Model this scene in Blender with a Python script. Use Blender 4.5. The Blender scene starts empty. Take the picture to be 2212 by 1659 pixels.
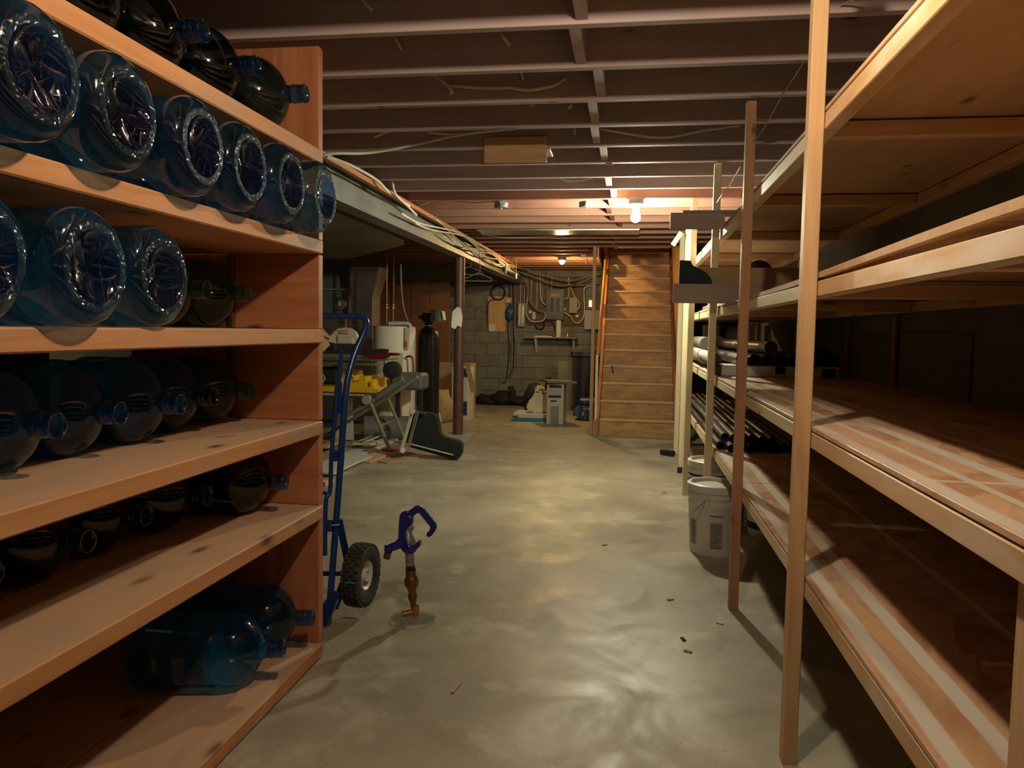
import bpy, bmesh, math, random
from mathutils import Vector, Matrix
random.seed(7)
C = bpy.context.scene.collection
SC = bpy.context.scene
PI = math.pi

# ---------------------------------------------------------------- camera, world, exposure
cam = bpy.data.objects.new('camera', bpy.data.cameras.new('camera')); C.objects.link(cam)
cam.data.sensor_width = 36.0; cam.data.lens = 1671.0/2212*36
cam.data.clip_start = .02; cam.data.clip_end = 60
cam.matrix_world = Matrix(((0.9882662, -0.02678539, 0.15037437, 0),
                           (0.15185206, 0.06621765, -0.98618263, 0),
                           (0.01645785, 0.99744562, 0.06950808, 1.2), (0, 0, 0, 1)))
SC.camera = cam
W = bpy.data.worlds.new('world'); SC.world = W; W.use_nodes = True
W.node_tree.nodes['Background'].inputs[0].default_value = (.5, .45, .4, 1)
W.node_tree.nodes['Background'].inputs[1].default_value = .02
SC.view_settings.view_transform = 'Standard'; SC.view_settings.look = 'None'
SC.view_settings.gamma = 1; SC.view_settings.use_curve_mapping = False
SC.view_settings.exposure = 1.25

# light given off by the three bulbs (radiance of the bulb glass)
BULB_NEAR = (1.0, .80, .57, 480)
BULB_MID = (1.0, .97, .72, 1000)
BULB_FAR = (1.0, .66, .25, 1250)

# ---------------------------------------------------------------- helpers
def wm(o):
    m = o.matrix_parent_inverse @ o.matrix_basis
    return wm(o.parent) @ m if o.parent else o.matrix_basis.copy()
def link(o, parent=None, M=None):
    C.objects.link(o)
    if M is not None: o.matrix_basis = M
    if parent is not None:
        o.parent = parent; o.matrix_parent_inverse = wm(parent).inverted()
    return o
def tag(o, label, cat, group=None):
    o['label'] = label; o['category'] = cat
    if group: o['group'] = group
    return o
def thing(name, loc, label, cat, group=None):
    o = bpy.data.objects.new(name, None); o.empty_display_size = .05
    link(o, None, Matrix.Translation(loc)); return tag(o, label, cat, group)
def obj(name, verts, faces, m, parent=None, M=None, smooth=False):
    me = bpy.data.meshes.new(name); me.from_pydata([tuple(v) for v in verts], [], faces)
    bm = bmesh.new(); bm.from_mesh(me); bmesh.ops.recalc_face_normals(bm, faces=bm.faces); bm.to_mesh(me); bm.free()
    if smooth:
        me.shade_smooth()
        if smooth != 'all': me.set_sharp_from_angle(angle=math.radians(40))
    if m: me.materials.append(m)
    return link(bpy.data.objects.new(name, me), parent, M if M is not None else Matrix.Identity(4))
def boxmesh(name, L, B, H, bev, m):
    me = bpy.data.meshes.new(name); bm = bmesh.new(); bmesh.ops.create_cube(bm, size=1)
    bmesh.ops.scale(bm, vec=(L, B, H), verts=bm.verts)
    if bev: bmesh.ops.bevel(bm, geom=bm.edges[:], offset=min(bev, .3*min(L, B, H)), segments=1, affect='EDGES')
    bm.to_mesh(me); bm.free(); me.materials.append(m); return me
def box(name, a, b, m, parent=None, bev=.0025):
    """axis aligned box between two corners; local x is its longest side (grain direction)"""
    d = [abs(b[i]-a[i]) for i in range(3)]; c = Vector([(a[i]+b[i])/2 for i in range(3)])
    k = d.index(max(d)); ax = [Vector((1, 0, 0)), Vector((0, 1, 0)), Vector((0, 0, 1))]
    o3 = (k, (k+1) % 3, (k+2) % 3)
    R = Matrix((ax[o3[0]], ax[o3[1]], ax[o3[2]])).transposed().to_4x4()
    me = boxmesh(name, d[o3[0]], d[o3[1]], d[o3[2]], bev, m)
    return link(bpy.data.objects.new(name, me), parent, Matrix.Translation(c) @ R)
def beam(name, p, q, w, h, m, parent=None, up=(0, 0, 1), bev=.0025):
    """board from p to q, width w sideways, h along up"""
    p, q = Vector(p), Vector(q); x = (q-p).normalized(); y = Vector(up).cross(x).normalized(); z = x.cross(y)
    R = Matrix((x, y, z)).transposed().to_4x4()
    me = boxmesh(name, (q-p).length, w, h, bev, m)
    return link(bpy.data.objects.new(name, me), parent, Matrix.Translation((p+q)/2) @ R)
def smoothpath(pts, n=5):
    P = [Vector(p) for p in pts]; out = []
    if len(P) < 3: return P
    for i in range(len(P)-1):
        a = P[max(i-1, 0)]; b = P[i]; c = P[i+1]; d = P[min(i+2, len(P)-1)]
        for k in range(n):
            t = k/n; out.append(.5*((2*b)+(c-a)*t+(2*a-5*b+4*c-d)*t*t+(3*b-a-3*c+d)*t**3))
    return out+[P[-1]]
def tubegeo(pts, r, seg=8, closed=False, cap=True):
    P = [Vector(p) for p in pts]; n = len(P); V = []; F = []
    T = [(P[(i+1) % n]-P[i-1] if closed else P[min(i+1, n-1)]-P[max(i-1, 0)]).normalized() for i in range(n)]
    N = T[0].orthogonal().normalized()
    for i in range(n):
        N = (N-T[i]*N.dot(T[i])).normalized(); Bn = T[i].cross(N)
        rr = r[i] if isinstance(r, (list, tuple)) else r
        for k in range(seg):
            a = 2*PI*k/seg; V.append(P[i]+rr*(math.cos(a)*N+math.sin(a)*Bn))
    for i in range(n if closed else n-1):
        j = (i+1) % n
        for k in range(seg):
            F.append((i*seg+k, i*seg+(k+1) % seg, j*seg+(k+1) % seg, j*seg+k))
    if cap and not closed: F.append(tuple(range(seg))); F.append(tuple(range((n-1)*seg, n*seg)))
    return V, F
def tube(name, pts, r, m, parent=None, seg=8, sm=True, closed=False):
    if sm and not closed and not isinstance(r, (list, tuple)): pts = smoothpath(pts)
    V, F = tubegeo(pts, r, seg, closed); c = Vector(V[0])
    return obj(name, [v-c for v in V], F, m, parent, Matrix.Translation(c), smooth=True)
def lathe(name, prof, m, parent=None, M=None, seg=24, smooth=True, cap=False):
    """profile of (radius, height) turned about local z"""
    V = []; F = []; n = len(prof)
    for r, h in prof:
        for k in range(seg):
            a = 2*PI*k/seg; V.append((r*math.cos(a), r*math.sin(a), h))
    for i in range(n-1):
        for k in range(seg):
            F.append((i*seg+k, i*seg+(k+1) % seg, (i+1)*seg+(k+1) % seg, (i+1)*seg+k))
    if cap: F.append(tuple(range(seg))); F.append(tuple(range((n-1)*seg, n*seg)))
    return obj(name, V, F, m, parent, M, smooth=smooth)
def axisM(o, z, x=None):
    """matrix placing local z along z at origin o"""
    z = Vector(z).normalized(); x = Vector(x) if x else z.orthogonal(); x = (x-z*x.dot(z)).normalized()
    return Matrix.Translation(o) @ Matrix((x, z.cross(x), z)).transposed().to_4x4()
def rod(name, p, q, r, m, parent=None, seg=14):
    p, q = Vector(p), Vector(q); L = (q-p).length; c = min(r*.15, .003)
    return lathe(name, [(0, 0), (r-c, 0), (r, c), (r, L-c), (r-c, L), (0, L)], m, parent, axisM(p, q-p), seg)
def pipe(name, p, q, r, m, parent=None, seg=14, wall=.12):
    p, q = Vector(p), Vector(q); L = (q-p).length; i = r*(1-wall)
    return lathe(name, [(i, .25), (i, 0), (r, 0), (r, L), (i, L), (i, L-.25)], m, parent, axisM(p, q-p), seg)
def prism(name, poly, th, m, parent=None, M=None, bev=0):
    """flat outline in local xy, extruded +-th/2 along local z"""
    n = len(poly); V = [(x, y, -th/2) for x, y in poly]+[(x, y, th/2) for x, y in poly]
    F = [tuple(range(n)), tuple(range(n, 2*n))]+[(i, (i+1) % n, n+(i+1) % n, n+i) for i in range(n)]
    o = obj(name, V, F, m, parent, M)
    if bev:
        bm = bmesh.new(); bm.from_mesh(o.data); bmesh.ops.bevel(bm, geom=bm.edges[:], offset=bev, segments=2, affect='EDGES'); bm.to_mesh(o.data); bm.free()
    return o
def facing(o, yaw=0):
    """local x right, local y up, local z toward the camera side (-Y)"""
    return Matrix.Translation(o) @ Matrix.Rotation(yaw, 4, 'Z') @ Matrix.Rotation(PI/2, 4, 'X')
def text(name, s, size, m, parent, M, wrap=None, depth=.0006):
    cu = bpy.data.curves.new(name, 'FONT'); cu.body = s; cu.size = size; cu.extrude = depth; cu.align_x = 'CENTER'; cu.align_y = 'CENTER'
    t = bpy.data.objects.new(name, cu); me = bpy.data.meshes.new_from_object(t); bpy.data.objects.remove(t)
    me.materials.clear(); me.materials.append(m)
    if wrap:
        for v in me.vertices:
            a = v.co.x/wrap; v.co = Vector(((wrap+v.co.z)*math.sin(a), v.co.y, (wrap+v.co.z)*math.cos(a)-wrap))
    return link(bpy.data.objects.new(name, me), parent, M)
def blob(name, loc, size, m, parent=None, amp=.25, freq=3., seed=0, sub=3, flat=None, rot=0):
    bm = bmesh.new(); bmesh.ops.create_icosphere(bm, subdivisions=sub, radius=1)
    from mathutils import noise
    for v in bm.verts:
        d = noise.noise(v.co*freq+Vector((seed*7.1, seed*3.3, 0)))+.5*noise.noise(v.co*freq*2.3+Vector((0, seed, 5)))
        v.co *= 1+amp*d
        if flat is not None and v.co.z < flat: v.co.z = flat+.02*d
    bmesh.ops.scale(bm, vec=size, verts=bm.verts)
    me = bpy.data.meshes.new(name); bm.to_mesh(me); bm.free(); me.materials.append(m); me.shade_smooth()
    return link(bpy.data.objects.new(name, me), parent, Matrix.Translation(loc) @ Matrix.Rotation(rot, 4, 'Z'))

# ---------------------------------------------------------------- materials
def newmat(name):
    m = bpy.data.materials.new(name); m.use_nodes = True; nt = m.node_tree
    return m, nt, nt.nodes['Principled BSDF']
def lerp_ramp(nt, fac, stops):
    r = nt.nodes.new('ShaderNodeValToRGB'); e = r.color_ramp.elements
    while len(e) < len(stops): e.new(.5)
    for i, (p, c) in enumerate(stops): e[i].position = p; e[i].color = (*c, 1)
    nt.links.new(fac, r.inputs[0]); return r.outputs[0]
def mixc(nt, fac, a, b, mode='MIX'):
    n = nt.nodes.new('ShaderNodeMix'); n.data_type = 'RGBA'; n.blend_type = mode
    for s, v in ((0, fac), (6, a), (7, b)):
        if hasattr(v, 'is_linked'): nt.links.new(v, n.inputs[s])
        else: n.inputs[s].default_value = v if s == 0 else (*v, 1)
    return n.outputs[2]
def coords(nt, scale, rnd=True):
    tc = nt.nodes.new('ShaderNodeTexCoord'); out = tc.outputs['Object']
    if rnd:
        oi = nt.nodes.new('ShaderNodeObjectInfo'); mu = nt.nodes.new('ShaderNodeVectorMath'); mu.operation = 'MULTIPLY_ADD'
        cb = nt.nodes.new('ShaderNodeCombineXYZ')
        for i in range(3): nt.links.new(oi.outputs['Random'], cb.inputs[i])
        nt.links.new(cb.outputs[0], mu.inputs[0]); mu.inputs[1].default_value = (17, 31, 23); nt.links.new(out, mu.inputs[2]); out = mu.outputs[0]
    mp = nt.nodes.new('ShaderNodeMapping'); mp.inputs['Scale'].default_value = scale; nt.links.new(out, mp.inputs[0]); return mp.outputs[0]
def noise_t(nt, vec, sc, det=3, dist=0, rough=.5):
    n = nt.nodes.new('ShaderNodeTexNoise'); n.inputs['Scale'].default_value = sc; n.inputs['Detail'].default_value = det
    n.inputs['Distortion'].default_value = dist; n.inputs['Roughness'].default_value = rough; nt.links.new(vec, n.inputs[0]); return n.outputs[0]
def bump(nt, bs, h, s=.2, d=.002):
    b = nt.nodes.new('ShaderNodeBump'); b.inputs['Strength'].default_value = s; b.inputs['Distance'].default_value = d
    nt.links.new(h, b.inputs['Height']); nt.links.new(b.outputs[0], bs.inputs['Normal'])
def plain(name, col, rough=.6, metal=0, var=.12, sc=6, bmp=0, spec=.5):
    m, nt, bs = newmat(name); v = coords(nt, (1, 1, 1)); n = noise_t(nt, v, sc, 3)
    c = lerp_ramp(nt, n, [(.3, [x*(1-var) for x in col]), (.7, [min(1, x*(1+var)) for x in col])])
    nt.links.new(c, bs.inputs['Base Color']); bs.inputs['Roughness'].default_value = rough; bs.inputs['Metallic'].default_value = metal
    bs.inputs['Specular IOR Level'].default_value = spec
    if bmp: bump(nt, bs, noise_t(nt, v, sc*6, 3), bmp)
    return m
def wood(name, light, dark, sc=1., knots=.06, rough=.6, knotcol=None, stretch=14, contrast=1., dirt=.0, dcol=(.32, .29, .25), dust=0):
    m, nt, bs = newmat(name); v = coords(nt, (1*sc, stretch*sc, stretch*sc))
    g = noise_t(nt, v, 2.2, 6, .6, .6)
    c = lerp_ramp(nt, g, [(.5-.2/contrast, dark), (.5+.18/contrast, light)])
    v2 = coords(nt, (.8, 2.2, 2.2)); b = noise_t(nt, v2, 1.6, 3)
    c = mixc(nt, lerp_ramp(nt, b, [(.3, (.0,)*3), (.7, (.35,)*3)]), c, [x*.72 for x in dark])
    if dust:
        ge = nt.nodes.new('ShaderNodeNewGeometry'); sp = nt.nodes.new('ShaderNodeSeparateXYZ'); nt.links.new(ge.outputs['Normal'], sp.inputs[0])
        c = mixc(nt, lerp_ramp(nt, sp.outputs[2], [(.6, (0,)*3), (.9, (dust,)*3)]), c, (.58, .42, .29))
    if knots:
        vk = coords(nt, (3.2, 8, 8)); vo = nt.nodes.new('ShaderNodeTexVoronoi'); vo.inputs['Scale'].default_value = 1.0
        vo.inputs['Randomness'].default_value = 1; nt.links.new(vk, vo.inputs[0])
        f = lerp_ramp(nt, vo.outputs['Distance'], [(knots*.6, (1,)*3), (knots*2.2, (0,)*3)])
        c = mixc(nt, f, c, knotcol or [x*.28 for x in dark])
    if dirt:
        d = noise_t(nt, coords(nt, (1.5, 5, 5)), 2, 5)
        c = mixc(nt, lerp_ramp(nt, d, [(.5, (0,)*3), (.70, (dirt,)*3)]), c, dcol)
    nt.links.new(c, bs.inputs['Base Color']); bs.inputs['Roughness'].default_value = rough
    bs.inputs['Specular IOR Level'].default_value = .25
    bump(nt, bs, g, .12, .001); return m
M_CAB = wood('cabinet_wood', (.60, .28, .115), (.42, .165, .055), .9, .07, .55)
M_CABTOP = wood('shelf_board_wood', (.66, .33, .145), (.48, .205, .075), .8, .085, .6, dirt=.35, dust=.62)
M_FIR = wood('red_fir_wood', (.52, .21, .095), (.36, .125, .05), .8, .06, .55)
M_PINE = wood('fresh_pine_wood', (.74, .50, .27), (.58, .35, .16), 1.2, .085, .55)
M_RAILPINE = wood('plaster_smeared_pine', (.74, .50, .27), (.58, .35, .16), 1., .045, .55, dirt=.75, dcol=(.70, .64, .55))
M_WHITEWOOD = wood('pale_spruce_wood', (.80, .70, .46), (.66, .53, .31), 1.2, .045, .55)
M_REDPINE = wood('reddish_pine_wood', (.46, .25, .13), (.35, .175, .085), 1.2, .05, .55)
M_HAZEJOIST = wood('hazed_joist_wood', (.54, .43, .41), (.43, .33, .315), .7, .05, .7)  # near joists: lens haze put into the colour, greyer than the red-brown wood
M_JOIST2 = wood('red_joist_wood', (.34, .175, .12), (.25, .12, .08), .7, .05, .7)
M_GREYWOOD = wood('weathered_plank_wood', (.42, .33, .28), (.33, .26, .22), 1., .03, .7)
M_DARKPLY = wood('dark_back_panel_wood', (.24, .13, .07), (.15, .075, .038), .6, .03, .8)
M_STAIR = wood('stair_plywood', (.54, .32, .14), (.36, .19, .075), 2.2, .03, .5, stretch=4, contrast=1.6)
M_NOSE = wood('pale_tread_wood', (.66, .46, .26), (.50, .32, .16), 1., .02, .5)  # treads paler than the stair plywood
M_RAIL = wood('handrail_wood', (.62, .30, .10), (.48, .20, .06), 1., .02, .3)
def plywood(name, stripes, cross=(), base=((.60, .37, .21), (.40, .20, .10))):
    """rotary cut plywood with pale plaster bands at given distances across the sheet (real dried compound)"""
    m, nt, bs = newmat(name); v = coords(nt, (.55, 2.6, 1), False)
    g = noise_t(nt, v, 2.4, 5, 2.2, .55); c = lerp_ramp(nt, g, [(.34, base[1]), (.5, base[0]), (.56, base[1]), (.68, base[0])])
    ge = nt.nodes.new('ShaderNodeNewGeometry'); sp = nt.nodes.new('ShaderNodeSeparateXYZ'); nt.links.new(ge.outputs['Position'], sp.inputs[0])
    wob = noise_t(nt, coords(nt, (5, 5, 5), False), 1, 4)
    def band(sock, x0, w):
        a = nt.nodes.new('ShaderNodeMath'); a.operation = 'MULTIPLY_ADD'; nt.links.new(wob, a.inputs[0]); a.inputs[1].default_value = .014; nt.links.new(sock, a.inputs[2])
        b = nt.nodes.new('ShaderNodeMath'); b.operation = 'SUBTRACT'; nt.links.new(a.outputs[0], b.inputs[0]); b.inputs[1].default_value = x0+.007
        d = nt.nodes.new('ShaderNodeMath'); d.operation = 'ABSOLUTE'; nt.links.new(b.outputs[0], d.inputs[0])
        return lerp_ramp(nt, d.outputs[0], [(w*.46, (.95,)*3), (w*.58, (0,)*3)])
    for x0, w in stripes: c = mixc(nt, band(sp.outputs[0], x0, w), c, (.66, .60, .50))
    for y0, w in cross: c = mixc(nt, band(sp.outputs[1], y0, w), c, (.66, .60, .50))
    d = noise_t(nt, coords(nt, (2, 2, 2), False), 1.5, 5)
    c = mixc(nt, lerp_ramp(nt, d, [(.5, (0,)*3), (.72, (.45,)*3)]), c, (.50, .43, .34))
    nt.links.new(c, bs.inputs['Base Color']); bs.inputs['Roughness'].default_value = .5; bs.inputs['Specular IOR Level'].default_value = .3; return m
M_PLYLOW = plywood('plywood_lower_shelf', [(.525, .035), (.615, .034), (.86, .02)])
M_PLYMID = plywood('plywood_middle_shelf', [(.51, .03), (.588, .018), (.67, .035), (.785, .022), (.93, .02)], [(1.42, .015), (.98, .02)], ((.66, .42, .25), (.46, .25, .13)))
M_PLY = wood('plywood_underside', (.62, .42, .25), (.52, .33, .18), 1.5, .07, .7, stretch=5)
def concrete():
    m, nt, bs = newmat('concrete_floor'); v = coords(nt, (1, 1, 1), False)
    n1 = noise_t(nt, v, 1.1, 6, .4, .6); c = lerp_ramp(nt, n1, [(.32, (.25, .215, .155)), (.5, (.35, .31, .225)), (.68, (.46, .42, .31))])
    n2 = noise_t(nt, v, 4, 6, .3, .6); c = mixc(nt, lerp_ramp(nt, n2, [(.54, (0,)*3), (.68, (.55,)*3)]), c, (.56, .52, .40))
    n4 = noise_t(nt, coords(nt, (1, 1.6, 1), False), 2.6, 5, .3); c = mixc(nt, lerp_ramp(nt, n4, [(.28, (.35,)*3), (.40, (0,)*3)]), c, (.19, .165, .13))
    n5 = noise_t(nt, v, 60, 2); c = mixc(nt, lerp_ramp(nt, n5, [(.66, (0,)*3), (.72, (.35,)*3)]), c, (.14, .12, .10))
    nt.links.new(c, bs.inputs['Base Color']); n3 = noise_t(nt, v, 3, 5, .8, .6)
    r = lerp_ramp(nt, n3, [(.36, (.36,)*3), (.64, (.60,)*3)]); nt.links.new(r, bs.inputs['Roughness'])
    b = nt.nodes.new('ShaderNodeMath'); b.operation = 'ADD'; nt.links.new(n2, b.inputs[0]); nt.links.new(noise_t(nt, v, 18, 5), b.inputs[1])
    bump(nt, bs, b.outputs[0], .22, .004); return m
M_FLOOR = concrete()
M_BLOCK = plain('painted_concrete_block', (.20, .20, .175), .85, 0, .2, 5, .5)
M_MORTAR = plain('mortar', (.215, .21, .185), .9, 0, .1, 9, .3)
M_WALL = plain('grey_concrete_wall', (.20, .185, .15), .9, 0, .2, 2, .3)
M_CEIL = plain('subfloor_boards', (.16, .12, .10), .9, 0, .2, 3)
M_STEEL = plain('grey_steel_beam', (.165, .17, .165), .45, .3, .2, 3)
M_COLUMN = plain('red_oxide_column', (.11, .045, .036), .45, 0, .15, 5)
M_GALV = plain('galvanised_duct', (.48, .44, .36), .34, .85, .2, 4)
M_DUCTDARK = plain('dull_duct_sheet', (.17, .155, .12), .45, .4, .2, 2)
M_BLUE = plain('royal_blue_enamel', (.008, .045, .19), .22, 0, .05, 4)
M_BLUE2 = plain('blue_cast_enamel', (.012, .022, .20), .25, 0, .05, 4)
M_RUBBER = plain('tyre_rubber', (.035, .032, .026), .75, 0, .2, 20, .3)
M_CHROME = plain('zinc_metal', (.65, .65, .63), .25, 1, .1, 8)
M_BRASS = plain('brass', (.55, .33, .12), .28, 1, .1, 8)
M_BRONZE = plain('dull_bronze', (.25, .135, .06), .42, .8, .25, 12)
M_PIPEGAL = plain('galvanised_pipe', (.36, .36, .33), .4, .7, .15, 10)
M_BLACK = plain('black_plastic', (.012, .012, .012), .42, 0, .1, 6)
M_BLACKM = plain('matt_black', (.013, .014, .014), .8, 0, .1, 6)
M_DGREEN = plain('dark_green_foam', (.012, .028, .03), .85, 0, .2, 8, .3)
M_WHITE = plain('white_plastic', (.62, .60, .53), .4, 0, .05, 5)
M_CREAM = plain('cream_enamel', (.60, .55, .43), .35, 0, .06, 4)
M_HEATER = plain('cream_tank_enamel', (.88, .82, .67), .5, 0, .04, 4)
M_WHITEP = plain('white_painted_board', (.62, .60, .56), .5, 0, .08, 4)
M_GREY = plain('grey_enamel', (.15, .16, .15), .45, 0, .1, 4)
M_DGREY = plain('dark_grey_panel_enamel', (.075, .085, .08), .45, 0, .1, 4)
M_LGREY = plain('light_grey_enamel', (.36, .35, .31), .5, 0, .08, 4)
M_BEIGE = plain('beige_case_plastic', (.50, .48, .37), .5, 0, .06, 4)
M_YELLOW = plain('yellow_plastic', (.72, .46, .02), .4, 0, .1, 5)
M_RED = plain('red_plastic', (.13, .01, .012), .4, 0, .1, 5)
M_REDL = plain('red_label', (.55, .07, .03), .5)
M_CARD = plain('cardboard', (.42, .29, .15), .8, 0, .1, 5)
M_CABLE = plain('white_cable_jacket', (.70, .65, .55), .5, 0, .1, 5)
M_CABLEG = plain('grey_cable_jacket', (.22, .21, .18), .5, 0, .1, 5)
M_CABLEB = plain('black_cable_jacket', (.02, .02, .02), .5, 0, .1, 5)
M_COPPER = plain('copper_pipe', (.35, .15, .07), .4, .8, .15, 5)
M_BAG = plain('cream_sack', (.72, .66, .45), .6, 0, .08, 5)
M_TEAL = plain('teal_print', (.02, .20, .30), .5)
M_NAVY = plain('navy_case', (.03, .10, .24), .45, 0, .15, 6)
M_NAVYL = plain('navy_label', (.02, .03, .08), .5)
M_PURPLE = plain('purple_label', (.03, .012, .06), .5)
M_ORANGE = plain('orange_sticker', (.60, .22, .05), .5)
M_INK = plain('printed_text_grey', (.10, .095, .085), .6)
M_PAPER = plain('white_paper', (.75, .74, .70), .7)
M_FOIL = plain('crinkled_foil', (.6, .58, .52), .25, .9, .3, 30, .8)
M_CLOTH = plain('dark_cloth', (.02, .018, .02), .95, 0, .4, 9, .5)
M_SILVERTAB = plain('aluminium_table', (.50, .47, .38), .3, .8, .1, 5)
M_TUBEG = plain('grey_leg_tube', (.26, .24, .19), .4, .3, .1, 5)
M_WRAP = plain('grey_wrapped_roll', (.26, .23, .18), .7, 0, .3, 8, .5)
M_GREYPIPE = plain('dusty_black_pipe', (.055, .055, .052), .35, 0, .3, 8)
M_BACKRED = plain('red_brown_panelling', (.20, .085, .04), .6, 0, .15, 2)
M_BACKDK = plain('dark_backing_board', (.13, .08, .06), .7, 0, .2, 4)
M_TEALWAX = plain('teal_scuff', (.02, .38, .28), .5)
def glassy(name, face, edge, gloss=.9, rough=.05, diff=0.0, dcol=(.2, .3, .35)):
    """thin translucent plastic shell: tinted see-through plus reflection"""
    m, nt, bs = newmat(name); nt.nodes.remove(bs); out = nt.nodes['Material Output']
    lw = nt.nodes.new('ShaderNodeLayerWeight'); lw.inputs[0].default_value = .5
    c = lerp_ramp(nt, lw.outputs['Facing'], [(.35, face), (.97, edge)])
    tr = nt.nodes.new('ShaderNodeBsdfTransparent'); nt.links.new(c, tr.inputs[0])
    gl = nt.nodes.new('ShaderNodeBsdfGlossy'); gl.inputs['Roughness'].default_value = rough; gl.inputs[0].default_value = (gloss,)*3+(1,)
    l2 = nt.nodes.new('ShaderNodeLayerWeight'); l2.inputs[0].default_value = .5
    pw_ = nt.nodes.new('ShaderNodeMath'); pw_.operation = 'POWER'; nt.links.new(l2.outputs['Facing'], pw_.inputs[0]); pw_.inputs[1].default_value = 4.0
    fr = nt.nodes.new('ShaderNodeMath'); fr.operation = 'MULTIPLY_ADD'; nt.links.new(pw_.outputs[0], fr.inputs[0]); fr.inputs[1].default_value = .8; fr.inputs[2].default_value = .06
    v = coords(nt, (1, 1, 1)); b = nt.nodes.new('ShaderNodeBump'); b.inputs['Strength'].default_value = .35; b.inputs['Distance'].default_value = .004
    nt.links.new(noise_t(nt, v, 14, 4), b.inputs['Height']); nt.links.new(b.outputs[0], gl.inputs['Normal']); nt.links.new(b.outputs[0], l2.inputs['Normal'])
    mx = nt.nodes.new('ShaderNodeMixShader'); nt.links.new(fr.outputs[0], mx.inputs[0]); nt.links.new(tr.outputs[0], mx.inputs[1]); nt.links.new(gl.outputs[0], mx.inputs[2])
    last = mx.outputs[0]
    if diff:
        df = nt.nodes.new('ShaderNodeBsdfTranslucent'); df.inputs[0].default_value = (*dcol, 1); m2 = nt.nodes.new('ShaderNodeMixShader'); m2.inputs[0].default_value = diff
        nt.links.new(last, m2.inputs[1]); nt.links.new(df.outputs[0], m2.inputs[2]); last = m2.outputs[0]
    nt.links.new(last, out.inputs[0]); return m
M_BOT = glassy('blue_bottle_plastic', (.52, .70, .82), (.05, .20, .36), diff=.09, dcol=(.05, .36, .62))
M_BASE = glassy('thick_bottle_base', (.26, .38, .66), (.05, .10, .30), diff=.05, dcol=(.02, .05, .16), rough=.03)
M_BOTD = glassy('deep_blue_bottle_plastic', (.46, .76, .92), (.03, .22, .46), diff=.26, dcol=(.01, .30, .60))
M_NECK = glassy('bottle_neck_plastic', (.28, .48, .66), (.03, .12, .26), diff=.08, dcol=(.01, .22, .50))
M_BOTSHADE = glassy('shaded_bottle_plastic', (.20, .36, .50), (.02, .06, .12), diff=.04, dcol=(.01, .05, .10))  # same plastic darkened, the shade on the shelves put into its colour
M_BOTG = glassy('green_tinted_bottle_plastic', (.52, .70, .64), (.07, .22, .20), diff=.16, dcol=(.06, .36, .30))
M_RING = glassy('bottle_base_ring', (.50, .64, .72), (.16, .30, .42), rough=.22, diff=.12, dcol=(.6, .8, .9))
M_RINGLIT = glassy('lit_textured_ring', (.5, .6, .65), (.3, .4, .45), rough=.3, diff=.5, dcol=(.7, .85, .9))  # far bottles: light of the middle bulb put into a whiter ring colour
M_CLEAR = glassy('clear_plastic', (.97, .97, .96), (.85, .85, .82), diff=.3, dcol=(.9, .9, .87))
def emis(name, col):
    m, nt, bs = newmat(name); bs.inputs['Base Color'].default_value = (.8, .8, .8, 1)
    bs.inputs['Emission Color'].default_value = (*col[:3], 1); bs.inputs['Emission Strength'].default_value = col[3]; return m

# ---------------------------------------------------------------- setting
def struct(o): o['kind'] = 'structure'; return o
YB = 12.62; HC = 2.169
XR = 1.30; XL = -6.2; YF = -1.6
struct(box('floor', (XL, YF, -.12), (XR+.1, YB+.1, 0), M_FLOOR, bev=0))
wb = struct(box('wall_back', (XL, YB, 0), (XR+.1, YB+.15, 3.4), M_MORTAR, bev=0))
struct(box('wall_left', (XL-.12, YF, 0), (XL, YB, 2.5), M_WALL, bev=0))
struct(box('wall_right', (XR, YF, 0), (XR+.12, YB, 3.4), M_WALL, bev=0))
struct(box('wall_front', (XL, YF-.12, 0), (XR+.1, YF, 2.5), M_WALL, bev=0))
# blocks of the back wall
bme = boxmesh('block', .391, .016, .190, .003, M_BLOCK)
for r in range(11):
    for c in range(7):
        x = -2.95+.398*c+(.199 if r % 2 else 0)
        o = bpy.data.objects.new('block', bme); link(o, wb, Matrix.Translation((x, YB-.011+random.uniform(-.002, .002), .100+.196*r)))
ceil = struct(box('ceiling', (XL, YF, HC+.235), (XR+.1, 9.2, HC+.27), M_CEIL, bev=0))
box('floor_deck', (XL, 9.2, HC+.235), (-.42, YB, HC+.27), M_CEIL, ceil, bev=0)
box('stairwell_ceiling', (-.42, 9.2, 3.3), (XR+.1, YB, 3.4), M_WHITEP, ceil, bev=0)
box('stairwell_side', (-.46, 9.24, HC+.27), (-.42, YB, 3.3), M_WHITEP, ceil, bev=0)
box('stairwell_header', (-.42, 9.2, HC+.27), (XR, 9.24, 3.3), M_WHITEP, ceil, bev=0)
for k in range(-9, 25):
    y = 2.52+.406*k
    x1 = XR if y < 9.2 else -.46
    box('joist', (XL, y, HC), (x1, y+.038, HC+.235), M_HAZEJOIST if k < 8 else M_JOIST2, ceil, bev=.002)
    if k < 17:
        bx = random.uniform(-.04, .04)-.22+.02*(k % 3)
        if k == 5: beam('blocking', (bx, y+.04, HC+.02), (bx+.02, y+.404, HC+.16), .038, .06, M_HAZEJOIST, ceil)
        else: box('blocking', (bx, y+.04, HC+.012), (bx+.04, y+.404, HC+.14), M_PINE if k in (6, 7) else (M_HAZEJOIST if k < 6 else M_JOIST2), ceil)
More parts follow.
